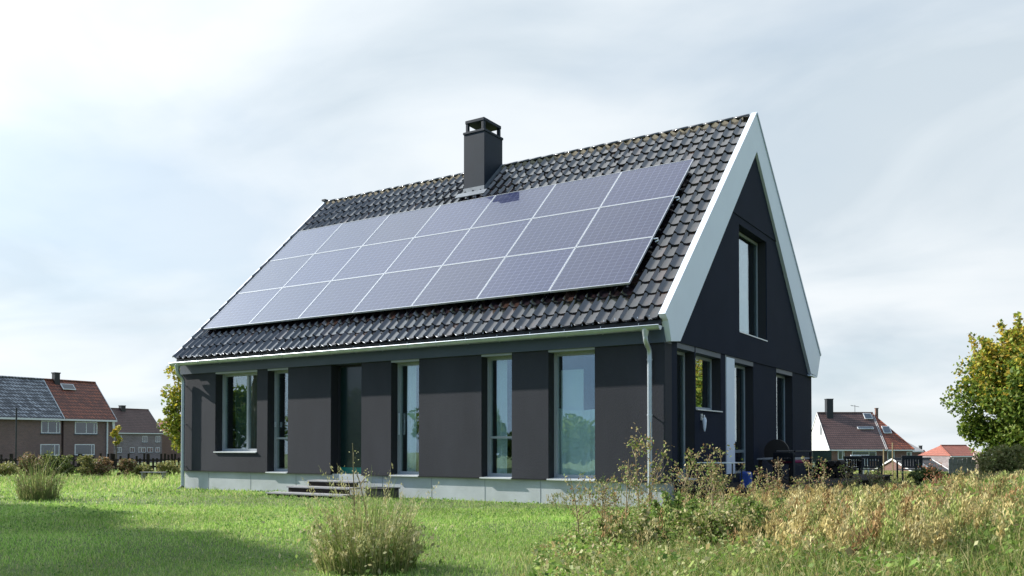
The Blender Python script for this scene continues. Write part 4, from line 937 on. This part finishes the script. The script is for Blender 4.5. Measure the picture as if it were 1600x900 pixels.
def chair(name, label, loc, rz, m_, h=.86, cushion=None, group=None):
    c = tag(empty(name, loc, rz), label, 'chair', group)
    st_ = MB()
    for k in range(6): st_.box(-.24+k*.082,-.24+k*.082+.07,-.24,.22,.40,.425)
    st_.build('seat', m_, c)
    bk_ = MB().box(-.27,.27,.2,.25,h-.09,h).box(-.25,.25,.205,.24,.46,.51)
    for k in range(7): bk_.box(-.23+k*.07,-.23+k*.07+.052,.212,.235,.511,h-.091)
    bk_.build('backrest', m_, c, bevel=.006)
    for s in (-.27,.23):
        MB().box(s,s+.04,.2,.245,0,h-.02).build('leg', m_, c); MB().box(s,s+.04,-.24,-.2,0,.63).build('leg', m_, c)
        MB().box(s-.005,s+.045,-.26,.2,.631,.66).build('armrest', m_, c, bevel=.006)
    if cushion: MB().box(-.23,.23,-.22,.19,.426,.48).build('cushion', cushion, c, bevel=.02)
    return c
for px, d, rz, lb in ((1326,24.5,.75,'black slatted chair nearest the dark green box'), (1360,24.0,.35,'black slatted chair between two others on the terrace edge'), (1421,24.0,.45,'black slatted chair farthest from the dark house')):
    pc = at(px, 750, d); chair('garden_chair', lb, (pc[0], pc[1], float(at(px, 757, d)[2])), rz+math.pi, M['black'], group='black slatted garden chairs', h=.80)
pc = at(1340, 745, 26.5); chair('white_chair', 'white plastic chair standing behind the black slatted chairs', (pc[0], pc[1], -.0), .5+math.pi, M['white'], h=.78)
chair('cushioned_chair', 'dark chair with magenta cushion at the long low table', (1.35, 3.0, .32), 2.6, M['black'], h=.62, cushion=mat('magenta_fabric', (.22,.02,.07), .8))
MB
ed = MB(); 
pc = at(1287, 745, 25.5); bxx = tag(empty('storage_box', (pc[0], pc[1], .0), .5), 'dark green wooden storage box behind the corner of the dark house', 'box')
gm = mat('green_paint', (.035,.06,.04), .6, var=.3, vscale=3)
MB().box(-.3,.3,-.2,.2,0,.55).build('body', gm, bxx); MB().box(-.27,.27,.14,.18,.55,.92).build('slatted_back', gm, bxx)
MB().box(-.32,.32,-.22,.22,.551,.58).build('lid', gm, bxx)
bu = tag(empty('bucket', (.6,.2,.0)), 'green plastic bucket under the small glass topped table', 'bucket')
gb = mat('green_plastic', (.02,.16,.06), .35)
MB().tube([(0,0,.26),(0,0,.5)], [.085,.11], 18).build('pail', gb, bu, smooth=True); MB().tube([(-.11,0,.5),(-.08,0,.58),(0,0,.61),(.08,0,.58),(.11,0,.5)], .006, 6).build('handle', M['black'], bu)
bu.location = (.62,.95,.32-.26)
bg_ = tag(MB().box(-.1,.1,-.07,.07,0,.3).build('blue_bag', mat('blue_fabric', (.02,.07,.35), .6), bevel=.04, loc=(1.0,1.25,.32)), 'blue bag standing beside the small glass topped table', 'bag')
cr = tag(empty('log_pile', (1.1,7.5,.32)), 'heap of dark firewood on the terrace deck', 'firewood')
for k in range(16):
    x, z = (k % 6)*.15+ (k//6)*.07, (k//6)*.13+.07
    MB().tube([(x-.4, -.25+random.uniform(-.05,.05), z), (x-.4, .25, z+random.uniform(-.01,.01))], .068, 8).build('log', M['darkwood'], cr)
for px, lb in ((1395,'thin bare garden stake nearest the farthest black chair'), (1381,'thin bare garden stake left of its twin by the black chairs')):
    pc = at(px, 740, 27); tag(MB().tube([(pc[0],pc[1],-.3),(pc[0],pc[1],1.15 if px > 1390 else .95)], .022, 6).build('garden_stake', M['stem']), lb, 'stake')
# grey plank gate and pale post at right
pc = at(1504, 745, 24); gt_ = tag(empty('plank_gate', (pc[0], pc[1], float(H(pc[0],pc[1]))), .45), 'weathered grey plank gate below the right tree', 'gate'); gp = MB()
for k in range(6): gp.box(-.36+k*.12,-.36+k*.12+.11,0,.02,.02,.66+.03*math.sin(k*2.1))
gp.build('plank', M['wood'], gt_); MB().box(-.36,.36,.021,.05,.15,.22).box(-.36,.36,.021,.05,.48,.55).build('rail', M['wood'], gt_)
pc = at(1528, 745, 24.5); z_ = float(H(pc[0],pc[1]))
tag(MB().tube([(pc[0],pc[1],z_-.1),(pc[0],pc[1],z_+.55),(pc[0]+.02,pc[1],z_+.75),(pc[0]+.02,pc[1],z_+.8)], [.16,.15,.12,.04], 14).build('stone_post', mat('pink_stone', (.42,.33,.28), .9, var=.2, vscale=6, bump=.4), smooth=True), 'pale pinkish stone post beside the plank gate', 'post')
for px, py, lb, kk in ((1470,738,'green bush right of the farthest black chair',0), (1555,735,'yellow green bush under the right tree crown',1), (1450,742,'low dark bush before the shed roof',0), (1585,738,'olive bush at the right edge below the tree',1)):
    pc = at(px, py, 19); zz = float(H(pc[0], pc[1])); hh = .8 if kk else .6
    tree('bush', lb, (pc[0], pc[1]), (pc[0], pc[1], zz+hh*.55), (.45,.45,hh*.5), 1800, .045, list(SH[kk]), None, .02, 26, group='bushes by the right garden edge', cat='bush', clr=.42, zb=zz)

for o in list(bpy.data.objects):
    if o.name.split('.')[0] in ('reveal_shade','gable_reveal_shade','lintel','drip_edge','plinth_joint','mounting_rail','tile_clip','ridge_tile','gutter_bracket','post','rail','joist','pipe_bracket','ridge_mortar') and o.parent: explode(o)
